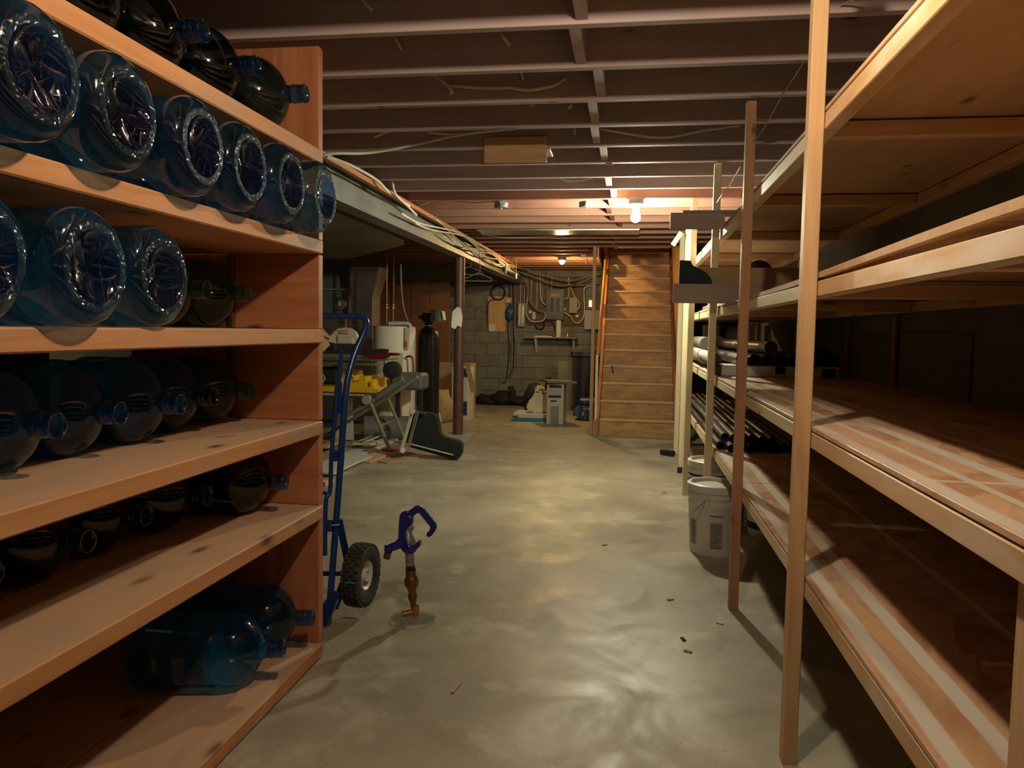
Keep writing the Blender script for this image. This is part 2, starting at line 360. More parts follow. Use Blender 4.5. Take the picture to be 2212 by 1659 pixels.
# reddish panelled wall far left behind the tank
pw = thing('panel_wall', (-3.4, 11.5, 0), 'red-brown wood panelled partition behind the water heater and black tank', 'partition')
for i in range(8): box('panel', (-5.2+.31*i, 11.5, 0), (-4.9+.31*i, 11.53, 1.93), M_BACKRED, pw, bev=.004)
box('top_header', (-5.2, 11.46, 1.93), (-2.0, 11.5, HC), M_GREY, pw)

# ---------------------------------------------------------------- light bulbs
def bulb(loc, col, label, r=.032, up=0):
    t = thing('light_bulb', (loc[0], loc[1], HC-.03), label, 'lamp')
    lathe('ceiling_box', [(0, 0), (.052, 0), (.055, .004), (.055, .045), (0, .045)], M_GREY, t, axisM((loc[0], loc[1], HC-.042+up), (0, 0, 1)))
    lathe('lamp_holder', [(0, 0), (.024, 0), (.028, .03), (.05, .045), (0, .05)], M_WHITE, t, axisM((loc[0], loc[1], HC-.092+up), (0, 0, 1)))
    pr = [(0, -r)]+[(r*math.sin(a), -r*math.cos(a)) for a in [PI*i/8 for i in range(1, 7)]]+[(r*.5, r*1.15), (r*.42, r*1.6), (0, r*1.6)]
    lathe('bulb', pr, emis('bulb_light', col), t, axisM(loc, (0, 0, 1)), 12, smooth='all')
    return t
bulb((-.07, 1.40, 2.125), BULB_NEAR, 'bare warm bulb on the ceiling nearest the camera, above the frame', up=.085)
bulb((.010, 5.79, 2.035), BULB_MID, 'bright cool white bulb on the ceiling above the aisle, the nearer of two in view', .036)
bulb((-0.924, 10.250, 2.105), BULB_FAR, 'warm yellow bulb on the ceiling near the electrical panel wall')

# ---------------------------------------------------------------- left shelving unit
CX0, CXB, CY1 = -1.08, -1.82, 2.607
LV = [1.814, 1.504, 1.191, .865, .559, .052]
TH = .048
us = thing('shelving_unit', (-1.4, 1.2, 0), 'orange stained wooden shelving unit on the left full of blue water bottles', 'shelves')
for i, z in enumerate(LV):
    box('shelf_board', (CX0-.335, -.7, z-TH), (CX0, CY1+.012, z), M_CABTOP, us, .004)
    box('shelf_board', (CXB, -.7, z-TH), (CX0-.343, CY1-.01, z-.002), M_CABTOP, us, .004)
zs = [(HC, LV[0])]+[(LV[i]-TH, LV[i+1]) for i in range(5)]
for z1, z0 in zs:
    box('end_panel', (-1.41, CY1, z0+.001), (CX0-.012, CY1+.038, z1-.001), M_FIR, us)
    box('end_panel', (CXB, CY1, z0+.001), (-1.432, CY1+.038, z1-.001), M_FIR, us)
    box('back_post', (-1.431, CY1-.012, z0+.001), (-1.411, CY1+.02, z1-.001), M_DARKPLY, us)
for i, (z1, z0) in enumerate(zs):
    y1 = CY1-.001 if i in (0, 1, 4, 5) else 2.2
    box('back_panel', (CXB-.02, -.7, z0), (CXB, y1, z1), M_DARKPLY, us, 0)
box('kick_board', (CX0-.06, -.7, 0), (CX0-.02, CY1, .003), M_DARKPLY, us, 0)

# ---------------------------------------------------------------- water bottles
def bottle_meshes():
    R = .1155
    prof = [(.0, .022), (.03, .019), (.055, .012), (.068, .004), (.071, .0005)]
    body = [(.087, .0005), (.098, .004), (.109, .014), (R, .03), (R, .088)]
    for x in (.095, .175, .255): body += [(R-.001, x), (R-.005, x+.005), (R-.005, x+.011), (R-.001, x+.016)]
    body += [(R, .28), (R, .30), (.111, .322), (.100, .343), (.083, .362), (.062, .378), (.043, .388), (.032, .394), (.029, .399)]
    seg = 40
    def lat(prof, f=None):
        V = []; F = []
        for r, h in prof:
            for k in range(seg):
                a = 2*PI*k/seg; hh = h+(f(r, a) if f else 0); V.append((hh, r*math.cos(a), r*math.sin(a)))
        for i in range(len(prof)-1):
            for k in range(seg): F.append((i*seg+k, i*seg+(k+1) % seg, (i+1)*seg+(k+1) % seg, (i+1)*seg+k))
        return V, F
    def star(r, a): return -.011*max(0, math.cos(2.5*a))**10*math.exp(-((r-.045)/.03)**2)
    pts = [(r, h) for r, h in prof]
    dense = []
    for i in range(len(pts)-1):
        for t in (0, .5): dense.append((pts[i][0]+(pts[i+1][0]-pts[i][0])*t, pts[i][1]+(pts[i+1][1]-pts[i][1])*t))
    dense.append(pts[-1])
    res = {}
    def mk(n, V, F):
        me = bpy.data.meshes.new(n); me.from_pydata(V, [], F); bm = bmesh.new(); bm.from_mesh(me); bmesh.ops.remove_doubles(bm, verts=bm.verts, dist=1e-5)
        bmesh.ops.recalc_face_normals(bm, faces=bm.faces); bm.to_mesh(me); bm.free(); me.shade_smooth(); return me
    V1, F1 = lat(dense, star); V2, F2 = lat(body); F2 = [tuple(i+len(V1) for i in f) for f in F2]
    res['body'] = mk('body', *lat(body)); res['base'] = mk('base', V1, F1)
    neck = [(.029, .399), (.0275, .404), (.0275, .418), (.0295, .419), (.0295, .424), (.0275, .425), (.0275, .430), (.0285, .431), (.0285, .434), (.0275, .435), (.0275, .452), (.0285, .453), (.0285, .460), (.0255, .460), (.0245, .44)]
    res['neck'] = mk('neck', *lat(neck))
    seg = 96; rnd = random.Random(3); V = []; F = []
    rs = [.071, .075, .079, .083, .087]
    for j, r in enumerate(rs):
        for k in range(seg):
            a = 2*PI*k/seg+(.5*2*PI/seg if j % 2 else 0); h = 0 if j in (0, 4) else rnd.uniform(-.005, .0008)
            V.append((h, r*math.cos(a), r*math.sin(a)))
    for j in range(4):
        for k in range(seg): F.append((j*seg+k, j*seg+(k+1) % seg, (j+1)*seg+(k+1) % seg, (j+1)*seg+k))
    me = bpy.data.meshes.new('base_ring'); me.from_pydata(V, [], F); me.materials.append(M_RING); res['base_ring'] = me
    return res
BM = bottle_meshes(); BCACHE = {}
def bottle(base, neckdir, m, label, group, s=1., roll=0., ring=None):
    if m.name not in BCACHE:
        d = {}
        for k in ('body', 'neck'):
            me = BM[k].copy(); me.materials.append(m if k == 'body' or m is M_BOTG else M_NECK); d[k] = me
        d['base_ring'] = BM['base_ring']; bb = BM['base'].copy(); bb.materials.append(M_BASE); d['base'] = bb; BCACHE[m.name] = d
    o = bpy.data.objects.new('water_bottle', None); o.empty_display_size = .05
    x = Vector(neckdir).normalized(); y = Vector((0, 0, 1)).cross(x).normalized(); z = x.cross(y)
    M = Matrix.Translation(base) @ Matrix((x, y, z)).transposed().to_4x4() @ Matrix.Rotation(roll, 4, 'X') @ Matrix.Diagonal((s, s, s, 1))
    link(o, None, M); tag(o, label, 'bottle', group)
    for k, me in BCACHE[m.name].items():
        if ring and k == 'base_ring':
            if 'rf' not in BCACHE: rf = BM['base_ring'].copy(); rf.materials.clear(); rf.materials.append(ring); BCACHE['rf'] = rf
            me = BCACHE['rf']
        c = bpy.data.objects.new(k, me); C.objects.link(c); c.parent = o
    return o
RB = .1155; out = (1, 0, 0); inn = (-1, 0, 0)
ordn = ['nearest the end panel', 'second from the end panel', 'third from the end panel', 'fourth from the end panel', 'fifth from the end panel', 'sixth from the end panel', 'seventh from the end panel']
for i, (y, x) in enumerate([(2.42, -.99), (2.19, -1.0), (1.96, -1.01), (1.73, -1.01), (1.44, -1.0), (1.19, -.985), (.94, -1.0)]):
    bottle((x, y, LV[1]+RB+.001), inn, M_BOT, 'clear bottle, base outward, second highest shelf, '+ordn[i], 'base outward bottles on the second highest shelf', roll=i*1.1, ring=M_RINGLIT if i < 4 else None)
for i, (y, x) in enumerate([(1.63, -1.05), (1.36, -1.02), (1.11, -1.03)]):
    bottle((x, y, LV[2]+RB+.001), inn, M_BOT, 'blue bottle, base outward, middle shelf, '+['rightmost of its three', 'middle of the three', 'leftmost, cut by the picture edge'][i], 'base outward bottles on the middle shelf', roll=i*1.7+.4)
for i, (y, x) in enumerate([(2.45, -1.27), (2.2, -1.275)]):
    bottle((x-.46, y, LV[2]+RB+.001), out, M_BOTG, 'green tinted bottle, neck outward, middle shelf, '+['next to the end panel', 'beside the base outward bottles'][i], 'neck outward bottles on the middle shelf')
for i, (y, x) in enumerate([(2.45, -1.262), (2.2, -1.258), (1.96, -1.22), (1.72, -1.23), (1.47, -1.2), (1.22, -1.2), (.97, -1.2)]):
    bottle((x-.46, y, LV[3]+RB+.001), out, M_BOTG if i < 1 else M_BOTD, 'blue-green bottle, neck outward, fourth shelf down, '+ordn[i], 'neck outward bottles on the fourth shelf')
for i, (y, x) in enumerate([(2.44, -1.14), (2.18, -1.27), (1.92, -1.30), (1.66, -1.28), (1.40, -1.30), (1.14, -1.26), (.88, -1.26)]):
    bottle((x-.46, y, LV[4]+RB+.001), out, M_BOTSHADE, 'bottle coloured dark for shade, neck outward, fifth shelf down, '+ordn[i], 'bottles in shade on the fifth shelf')
bottle((-1.53, 2.45, LV[5]+RB+.002), (.47, .07, .012), M_BOTD, 'dark blue water bottle on the lowest shelf against the end panel', 'bottles on the lowest shelf')
bottle((-1.52, 2.18, LV[5]+RB+.002), (.46, .10, .0), M_BOTD, 'dark blue water bottle on the lowest shelf, in front and standing clear of the other', 'bottles on the lowest shelf')
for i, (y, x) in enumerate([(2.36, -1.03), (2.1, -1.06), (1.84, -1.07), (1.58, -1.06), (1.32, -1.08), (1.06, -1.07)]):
    bottle((x-.46, y, LV[0]+RB+.001), out, M_BOTSHADE, 'bottle coloured dark for shade on the very top shelf, '+ordn[i], 'bottles on the top shelf')

# ---------------------------------------------------------------- right shelving unit
ur = thing('shelving_unit', (.8, 3.3, 0), 'long pale pine shelving unit on the right with bare plywood shelves', 'shelves')
for y, x, m, z1 in ((2.18, .449, M_PINE, HC), (3.40, .452, M_REDPINE, HC), (4.60, .445, M_WHITEWOOD, HC)):
    box('post', (x, y, 0), (x+.04, y+.042, z1-.001), m, ur, .002)
for y in (5.9, 7.7): box('rear_post', (1.19, y, 0), (1.23, y+.04, HC-.001), M_PINE, ur)
box('post', (0.522, 1.06, 0), (0.522+.05, 1.11, .892), M_PINE, ur)
for y, x in ((5.79, .407), (6.76, .435), (7.79, .45)):
    box('post', (x, y, .0), (x+.045, y+.07, HC-.001), M_WHITEWOOD, ur)
RL = [(1.742, 1.787), (1.303, 1.345), (.893, .936), (.478, .522)]
XA = .491
for i, (z0, z1) in enumerate(RL):
    for (a, b) in ((-.6, 2.2), (2.205, 4.62), (4.625, 7.85)):
        box('front_rail', (XA, a, z0), (XA+.04, b, z1), M_RAILPINE if b < 2.3 else M_WHITEWOOD, ur)
        box('rear_rail', (1.148, a, z0), (1.188, b, z1), M_PINE, ur)
    for y in (.35, 1.28, 2.27, 3.44, 4.66, 5.9, 7.0): box('cross_member', (XA+.041, y, z0), (1.147, y+.04, z1-.001), M_REDPINE if i > 1 else M_PINE, ur)
def sheet(z, ys, m, th=.012, x0=XA, x1=XR-.014, name='plywood_sheet'):
    for a, b in ys: box(name, (x0, a, z), (x1, b, z+th), m, ur, .0015)
sheet(1.791, ((-.6, 2.34), (2.345, 4.7), (4.705, 7.85)), M_PLY)
sheet(.940, ((-.6, 1.6), (1.603, 3.62), (3.65, 5.3), (5.31, 7.85)), M_PLYMID)
sheet(.524, ((-.6, 1.2), (1.203, 3.54), (3.545, 5.9), (5.905, 7.85)), M_PLYLOW)
# second shelf: warped sheet lifted off its rail
V = []; F = []; N = 14
for i in range(N):
    y = -.2+3.7*i/(N-1); zz = 1.347+.022*math.exp(-((y-.9)/1.2)**2)
    for x in (XA+.004, XR-.014):
        for dz in (0, .016): V.append((x, y, zz+dz))
for i in range(N-1):
    a = i*4; b = a+4
    F += [(a, b, b+1, a+1), (a+2, a+3, b+3, b+2), (a, a+2, b+2, b), (a+1, b+1, b+3, a+3)]
F += [(0, 1, 3, 2), (4*N-4, 4*N-2, 4*N-1, 4*N-3)]
obj('plywood_sheet', V, F, M_PLY, ur)
sheet(1.347, ((3.52, 5.6), (5.61, 7.85)), M_PLY)

# ---------------------------------------------------------------- stairs
st = thing('staircase', (.09, 9.5, 0), 'enclosed plywood staircase going up at the end of the aisle', 'stairs')
SY, SR, ST, SL, SRX = 8.92, .196, .23, -.335, .512
for k in range(12):
    y = SY+k*ST
    box('riser', (SL, y+.005, k*SR), (SRX, y+.02, (k+1)*SR-.026), M_STAIR, st, .001)
    box('tread', (SL, y-.012, (k+1)*SR-.025), (SRX, y+ST+.004, (k+1)*SR), M_NOSE, st, .004)
box('landing_panel', (SL, SY+12*ST+.02, 2.34), (SRX, SY+12*ST+.04, 3.2), M_STAIR, st)
for x in (SL-.04, SRX+.001):
    V = [(x, SY+.03, 0), (x, SY+.3, 0), (x, SY+12*ST+.02, 2.05), (x, SY+12*ST+.02, 2.36), (x, SY+12*ST-.1, 2.36), (x, SY+.03, .2)]
    if x < 0: V[4:] = [(x, SY+12*ST-.1, 2.50), (x, SY+6.2*ST, 1.56), (x, SY+6.2*ST, 1.38), (x, SY+.03, .2)]; V[3] = (x, SY+12*ST+.02, 2.50)
    n = len(V); V += [(v[0]+.035, v[1], v[2]) for v in V]
    obj('stringer', V, [tuple(range(n)), tuple(range(n, 2*n))]+[(i, (i+1) % n, n+(i+1) % n, n+i) for i in range(n)], M_FIR, st)
box('newel_post', (-.452, 8.92, 0), (-.413, 8.98, HC), M_REDPINE, st)
box('newel_post', (-.395, 8.95, .17), (-.365, 9.0, .93), M_WHITEWOOD, st)
box('newel_foot', (-.411, 8.93, 0), (-.345, 9.0, .169), M_REDPINE, st)
beam('handrail', (-.372, 9.0, .93), (-.372, 10.9, 2.24), .035, .07, M_RAIL, st, bev=.012)
box('side_board', (-.40, 10.9, 1.9), (-.36, 10.96, 2.42), M_REDPINE, st)
box('upper_trim', (-.25, 10.35, 2.30), (.48, 10.38, 2.36), M_WHITEP, st)
ws = struct(box('wall_stair', (.552, 8.9, 0), (.59, YB, 3.3), M_STAIR, bev=0))
bk = thing('bracket', (-0.120, 9.600, 0.774), 'small dark metal bracket lying on the edge of a stair tread', 'bracket')
box('arm', (-0.250, 9.59, 4*SR+.001), (-0.047, 9.615, 4*SR+.014), M_CHROME, bk)
beam('leg', (-0.221, 9.585, 0.783), (-0.202, 9.585, 0.692), .014, .014, M_BLACK, bk, up=(1, 0, 0))

# ---------------------------------------------------------------- steel beam, column
bmT = thing('steel_beam', (-1.79, 8, 1.95), 'grey steel I-beam carrying the joists, running to the back wall', 'beam')
box('bottom_flange', (-1.866, 2.9, 1.95), (-1.735, YB, 1.962), M_STEEL, bmT)
box('web', (-1.806, 2.9, 1.962), (-1.796, YB, 2.156), M_STEEL, bmT)
box('top_flange', (-1.866, 2.9, 2.156), (-1.735, YB, 2.167), M_STEEL, bmT)
box('sill_strip', (-1.734, 2.9, 2.135), (-1.70, YB, 2.168), M_FIR, bmT)
cm = thing('steel_column', (-1.83, 7.92, 0), 'red-brown steel support column under the beam on a concrete footing', 'column')
lathe('pole', [(0, 0), (.054, 0), (.054, 1.855), (0, 1.855)], M_COLUMN, cm, axisM((-1.79, 7.98, .092), (0, 0, 1)), 24)
box('footing', (-1.92, 7.85, 0), (-1.65, 8.13, .09), M_LGREY, cm, .006)
prism('torn_paper', [(-.06, -.1), (-.02, -.12), (.01, -.08), (.05, -.1), (.06, 0), (.04, .1), (0, .11), (-.05, .06)], .004, M_PAPER, cm, facing((-1.80, 7.918, 1.32)))

# ---------------------------------------------------------------- ducts
du = thing('flat_duct', (-3.2, 6, 1.95), 'wide flat sheet metal duct hung below the joists at left', 'duct')
prism('duct_body', [(-1.95, 4.2), (-1.95, 6.5), (-2.05, 6.85), (-3.1, 8.25), (-5.4, 8.25), (-5.4, 4.2)], .15, M_DUCTDARK, du, Matrix.Translation((0, 0, 2.03)))
vd = thing('vertical_duct', (-3.35, 9.3, 1.0), 'galvanised vertical duct with a diagonal crease beside the furnace', 'duct')
xs0, xs1 = -3.47, -3.19
box('duct_section', (xs0, 9.3, 0), (xs1, 9.6, .595), M_GALV, vd, .006)
box('duct_section', (xs0, 9.3, .6), (xs1, 9.6, 1.22), M_GALV, vd, .006)
box('duct_section', (xs0, 9.3, 1.225), (xs1, 9.6, 1.60), M_GALV, vd, .006)
box('seam_band', (xs0-.006, 9.29, 1.58), (xs1+.006, 9.61, 1.60), M_GALV, vd)
obj('duct_elbow', [(xs0, 9.3, 1.6), (xs1, 9.3, 1.6), (xs1+.11, 9.22, 1.95), (xs0, 9.25, 1.95), (xs0, 9.6, 1.6), (xs1, 9.6, 1.6), (xs1+.11, 9.6, 1.95), (xs0, 9.6, 1.95)],
    [(0, 1, 3), (1, 2, 3), (4, 5, 6, 7), (0, 1, 5, 4), (1, 2, 6, 5), (2, 3, 7, 6), (3, 0, 4, 7)], M_GALV, vd)
fu = thing('furnace', (-3.75, 9.3, 0), 'grey metal furnace cabinet with round burner port behind the shelf end', 'furnace')
box('cabinet', (-4.3, 9.35, 0), (-3.55, 10.0, 1.36), M_GALV, fu, .01)
box('upper_casing', (-4.3, 9.5, 1.36), (-3.6, 10.0, 1.93), M_GREY, fu, .01)
lathe('round_port', [(0, .03), (.06, .03), (.085, .02), (.09, 0)], M_GALV, fu, facing((-3.68, 9.49, 1.50)))
box('rating_plate', (-3.70, 9.452, 1.47), (-3.66, 9.458, 1.53), M_WHITE, fu)
box('shelf_lip', (-3.95, 9.42, 1.67), (-3.58, 9.50, 1.685), M_LGREY, fu)
wh = thing('water_heater', (-2.88, 9.45, 0), 'cream cylindrical water heater tank with red valve strip', 'water heater')
lathe('tank', [(0, 0), (.262, 0), (.268, .01), (.268, 1.21), (.262, 1.228), (.24, 1.236), (0, 1.24)], M_HEATER, wh, axisM((-2.96, 9.47, 0), (0, 0, 1)), 48)
beam('control_cover', (-2.735, 9.27, .98), (-2.735, 9.27, 1.22), .045, .05, M_WHITE, wh, up=(0, 1, 0))
box('warning_label', (-2.755, 9.238, 1.0), (-2.725, 9.244, 1.07), M_REDL, wh)
tube('top_pipe', [(-2.98, 9.3, 1.265), (-2.80, 9.3, 1.27), (-2.72, 9.3, 1.26), (-2.70, 9.3, 1.22)], .02, M_WHITE, wh)
prism('access_panel', [(-.11, -.2), (.11, -.2), (.11, .2), (-.11, .2)], .006, M_CREAM, wh, facing((-2.88, 9.205, .74), .2), bev=.002)
wh.location = (-2.59, 8.50, 0); wh.scale = (.9, .9, .99)
for i, (x, y0) in enumerate(((-2.75, 8.5), (-2.69, 8.55))):
    t = thing('copper_pipe', (x, y0, 1.24), ['copper supply pipe rising from the water heater, left one', 'copper supply pipe rising from the water heater, right one'][i], 'pipe', 'copper pipes over the water heater')
    rod('pipe', (x, y0, 1.24), (x, y0, HC-.02), .011, M_COPPER, t); rod('valve', (x, y0, 1.42), (x, y0, 1.47), .02, M_BRASS, t)
    rod('valve_handle', (x-.03, y0-.02, 1.45), (x+.03, y0-.02, 1.45), .006, M_CHROME, t)
tag(tube('drain_hose', [(-2.555, 8.400, 1.916), (-2.548, 8.400, 1.659), (-2.520, 8.400, 1.428), (-2.460, 8.400, 1.259)], .009, M_CABLEG), 'grey hose hanging down to the top of the water heater', 'hose')
tag(tube('relief_pipe', [(-2.457, 8.310, 0.884), (-2.388, 8.290, 0.881), (-2.371, 8.290, 0.738), (-2.364, 8.290, 0.542), (-2.455, 8.310, 0.528)], .012, M_COPPER), 'dark red bent pipe in front of the water heater', 'pipe')
tk = thing('softener_tank', (-2.27, 8.75, 0), 'tall black water softener tank with control head', 'tank')
lathe('tank', [(0, 0), (.118, 0), (.125, .02), (.125, 1.08), (.118, 1.14), (.095, 1.185), (.06, 1.21), (.045, 1.22), (0, 1.22)], M_BLACK, tk, axisM((-2.32, 8.75, 0), (0, 0, 1)), 32)
rod('collar', (-2.32, 8.75, 1.21), (-2.32, 8.75, 1.285), .05, M_BLACKM, tk); rod('clamp_ring', (-2.32, 8.75, 1.23), (-2.32, 8.75, 1.242), .053, M_CHROME, tk)
box('valve_body', (-2.39, 8.69, 1.285), (-2.25, 8.81, 1.38), M_BLACKM, tk, .01)
box('side_port', (-2.44, 8.73, 1.31), (-2.39, 8.77, 1.35), M_BLACKM, tk, .005)
beam('control_head', (-2.25, 8.66, 1.35), (-2.12, 8.62, 1.34), .12, .13, M_GREY, tk, bev=.01)
beam('front_display', (-2.112, 8.58, 1.40), (-2.092, 8.58, 1.30), .10, .012, M_PAPER, tk, up=(1, 0, 0))
rod('inlet_fitting', (-2.427, 8.700, 1.396), (-2.389, 8.700, 1.391), .008, M_CHROME, tk)
bx = thing('cardboard_box', (-2.35, 10.6, 0), 'plain brown cardboard box standing behind the red column', 'box')
box('box_body', (-2.72, 10.6, 0), (-2.2, 10.95, .72), M_CARD, bx, .004)
bx2 = thing('printer_box', (-2.15, 9.9, 0), 'white carton with navy printed panels and a hanging tan flap beside the red column', 'box')
box('carton', (-2.30, 9.85, 0), (-2.085, 10.25, .70), M_WHITEP, bx2, .004)
prism('flap', [(q[0], q[2]) for q in ((-2.132, 9.840, 0.764), (-2.071, 9.840, 0.777), (-1.974, 9.840, 0.412), (-2.035, 9.840, 0.368))], .006, M_CARD, bx2, facing((0, 9.84, 0)))
box('navy_panel', (-2.15, 9.843, .08), (-2.09, 9.849, .26), M_NAVYL, bx2, 0)
box('navy_panel', (-2.15, 9.843, .58), (-2.09, 9.849, .69), M_NAVYL, bx2, 0)
tag(blob('white_sack', (-2.36, 9.0, .07), (.13, .12, .2), M_WHITE, amp=.35, seed=4, flat=-.35), 'crumpled white bag on the floor between black tank and column', 'bag')
tag(blob('brown_paper_bag', (-2.42, 9.7, .17), (.18, .16, .25), M_CARD, amp=.3, seed=9, flat=-.68), 'crumpled brown paper bag behind the column', 'bag')

# ---------------------------------------------------------------- saws on their stand
sw = thing('table_saw', (-2.75, 7.4, 0), 'yellow portable table saw with aluminium top on folding legs', 'saw')
box('table_top', (-3.35, 7.15, .880), (-2.385, 7.75, .893), M_SILVERTAB, sw, .004)
box('front_rail', (-3.35, 7.10, .838), (-2.40, 7.15, .862), M_SILVERTAB, sw, .006)
prism('motor_base', [(-.62, 0), (.33, 0), (.33, .03), (.28, .05), (.27, .13), (.25, .13), (.24, .06), (.21, .06), (.20, .16), (.13, .16), (.12, .10), (.04, .10), (.02, .20), (-.12, .21), (-.14, .26), (-.5, .26), (-.62, .2)], .42, M_YELLOW, sw, facing((-2.74, 7.42, .565)), bev=.004)
box('motor_housing', (-3.0, 7.16, .64), (-2.80, 7.3, .82), M_BLACKM, sw, .03)
lathe('hand_wheel', [(.028, 0), (.05, .008), (.055, 0), (.05, -.01), (.028, -.012)], M_LGREY, sw, facing((-2.98, 7.14, .70)))
tube('guide_arc', [(-2.743, 7.150, 0.730), (-2.696, 7.150, 0.758), (-2.659, 7.150, 0.809)], .014, M_LGREY, sw)
box('stand_top', (-3.3, 7.2, .53), (-2.56, 7.6, .555), M_LGREY, sw)
for yy in (7.2, 7.75):
    tube('leg', [(-3.15, yy, .06), (-2.72, yy, .34), (-2.50, yy, .47), (-2.17, yy, .70)], .022, M_TUBEG, sw, sm=False)
    tube('leg', [(-2.49, yy, .48), (-2.29, yy, .02)], .019, M_TUBEG, sw, sm=False)
tube('cross_tube', [(-2.39, 7.2, .25), (-2.39, 7.75, .25)], .014, M_TUBEG, sw, sm=False)
rod('pivot_hub', (-2.52, 7.16, .50), (-2.52, 7.24, .50), .045, M_LGREY, sw)
rod('tube_sleeve', (-2.42, 7.2, .53), (-2.16, 7.2, .71), .032, M_GREY, sw)
lathe('side_motor', [(0, -.06), (.07, -.06), (.085, -.03), (.085, .06), (.06, .07), (0, .07)], M_BLACKM, sw, facing((-2.31, 7.35, .79)))
ms = thing('mitre_saw', (-2.85, 7.4, .9), 'mitre saw with cream blade guard standing on the table saw', 'saw')
G = facing((-2.83, 7.36, 1.035))
prism('blade_guard', [(-.20, 0), (.15, .0), (.165, .05), (.14, .12), (.09, .155), (.03, .165), (-.05, .15), (-.12, .09), (-.16, .06), (-.21, .03)], .05, M_CREAM, ms, G, bev=.006)
prism('guard_plate', [(-.03, .01), (.12, .01), (.12, .06), (.08, .09), (-.03, .09)], .01, M_CREAM, ms, facing((-2.84, 7.328, 1.035)))
box('brand_label', (-2.86, 7.328, 1.135), (-2.765, 7.333, 1.17), M_REDL, ms, 0)
text('brand_lettering', 'RYOBI', .03, M_PAPER, ms, facing((-2.8125, 7.326, 1.152)))
prism('blade', [(.11*math.cos(a), .11*math.sin(a)) for a in [2*PI*i/40 for i in range(40)]], .003, M_CHROME, ms, facing((-2.80, 7.36, 1.02)))
box('saw_base', (-3.02, 7.25, .894), (-2.68, 7.55, .935), M_GREY, ms, .01)
rod('motor', (-2.95, 7.30, 1.0), (-2.95, 7.46, 1.03), .055, M_BLACKM, ms); rod('orange_cap', (-3.02, 7.30, 1.03), (-3.0, 7.30, 1.03), .025, M_YELLOW, ms)
rod('post', (-2.76, 7.40, .935), (-2.76, 7.40, 1.03), .022, M_CHROME, ms)
tube('handle', [(-2.95, 7.3, 1.08), (-3.05, 7.28, 1.12), (-3.1, 7.28, 1.05)], .014, M_BLACKM, ms)
pr = thing('hedge_trimmer', (-2.4, 7.35, .9), 'dark red power tool with black blade cover lying on the table saw', 'power tool')
prism('body', [(-.16, 0), (.0, -.005), (.05, .03), (.14, .035), (.14, .055), (.0, .06), (-.16, .045)], .06, M_RED, pr, facing((-2.38, 7.33, .90)), bev=.004)
prism('blade_cover', [(-.28, .0), (-.1, .0), (.02, .03), (.03, .06), (-.05, .065), (-.15, .05), (-.28, .03)], .05, M_BLACKM, pr, facing((-2.40, 7.40, .93)), bev=.004)
tag(box('grey_tool_case', (-2.5, 7.85, .55), (-2.15, 8.15, .73), M_GREY, bev=.03), 'grey plastic tool case behind the table saw legs', 'case')
cs = thing('case_stand', (-2.35, 8.1, 0), 'dark folding stand under the grey case', 'stand')
for x in (-2.45, -2.2): box('leg', (x-.02, 7.95, 0), (x+.02, 8.0, .548), M_BLACKM, cs)
tag(rod('grey_drum', (-2.8, 7.9, .13), (-2.35, 8.05, .13), .128, M_GREY), 'grey plastic drum lying on the floor under the saw stand', 'drum')
bl = thing('leaning_board', (-2.98, 7.0, 0), 'pale triangular board leaning under the table saw', 'board')
prism('board', [(-.1, 0), (.14, .0), (.12, .44), (.0, .42)], .018, M_WHITEP, bl, facing((-3.0, 7.75, .02)))
tag(prism('round_offcut', [(-.25, -.2), (.02, -.12), (.12, -.02), (.0, .12), (-.15, .25), (-.25, .3)], .02, M_PINE, None, facing((-3.02, 7.28, 1.08), .3)), 'triangular plywood offcut leaning beside the mitre saw', 'board')

# scrap boards on the floor
def plank(p, q, w, th, m, label, z=0., roll=0):
    p = Vector((p[0], p[1], z+th/2)); q = Vector((q[0], q[1], z+th/2+roll)); o = beam('scrap_board', p, q, w, th, m, bev=.002)
    return tag(o, label, 'board', 'scrap boards on the floor')
plank((-2.566, 6.238, 0.000), (-2.520, 8.361, 0.000), .19, .018, M_WHITEP, 'long white board lowest in the scrap pile under the saw')
plank((-2.441, 5.839, 0.000), (-2.433, 6.764, 0.000), .24, .016, M_WHITEP, 'wide white board at the near left of the scrap pile', .019)
plank((-2.656, 7.276, 0.000), (-2.687, 8.728, 0.000), .09, .02, M_WHITEWOOD, 'pale grooved strip pointing at the saw stand leg', .037)
plank((-2.520, 7.161, 0.000), (-2.479, 7.386, 0.000), .12, .018, M_WHITEP, 'short white offcut on top of the scrap pile', .058)
plank((-2.341, 6.532, 0.000), (-2.313, 7.070, 0.000), .17, .018, M_PINE, 'short clean tan board at the front of the scrap pile', .0)
plank((-2.164, 6.577, 0.000), (-1.977, 6.935, 0.000), .13, .01, M_CARD, 'thin tan fibreboard strip beside the black tool', .0)
plank((-2.314, 7.216, 0.000), (-2.216, 7.551, 0.000), .15, .02, M_FIR, 'brown board tucked under the zinc rail', .0)
plank((-2.872, 6.982, 0.000), (-2.886, 7.436, 0.000), .08, .03, M_PINE, 'orange pine offcut beside the hand truck', .04)
plank((-2.274, 5.500, 0.000), (-2.264, 5.648, 0.000), .05, .03, M_PINE, 'tiny pine block next to the shelf end', .0)

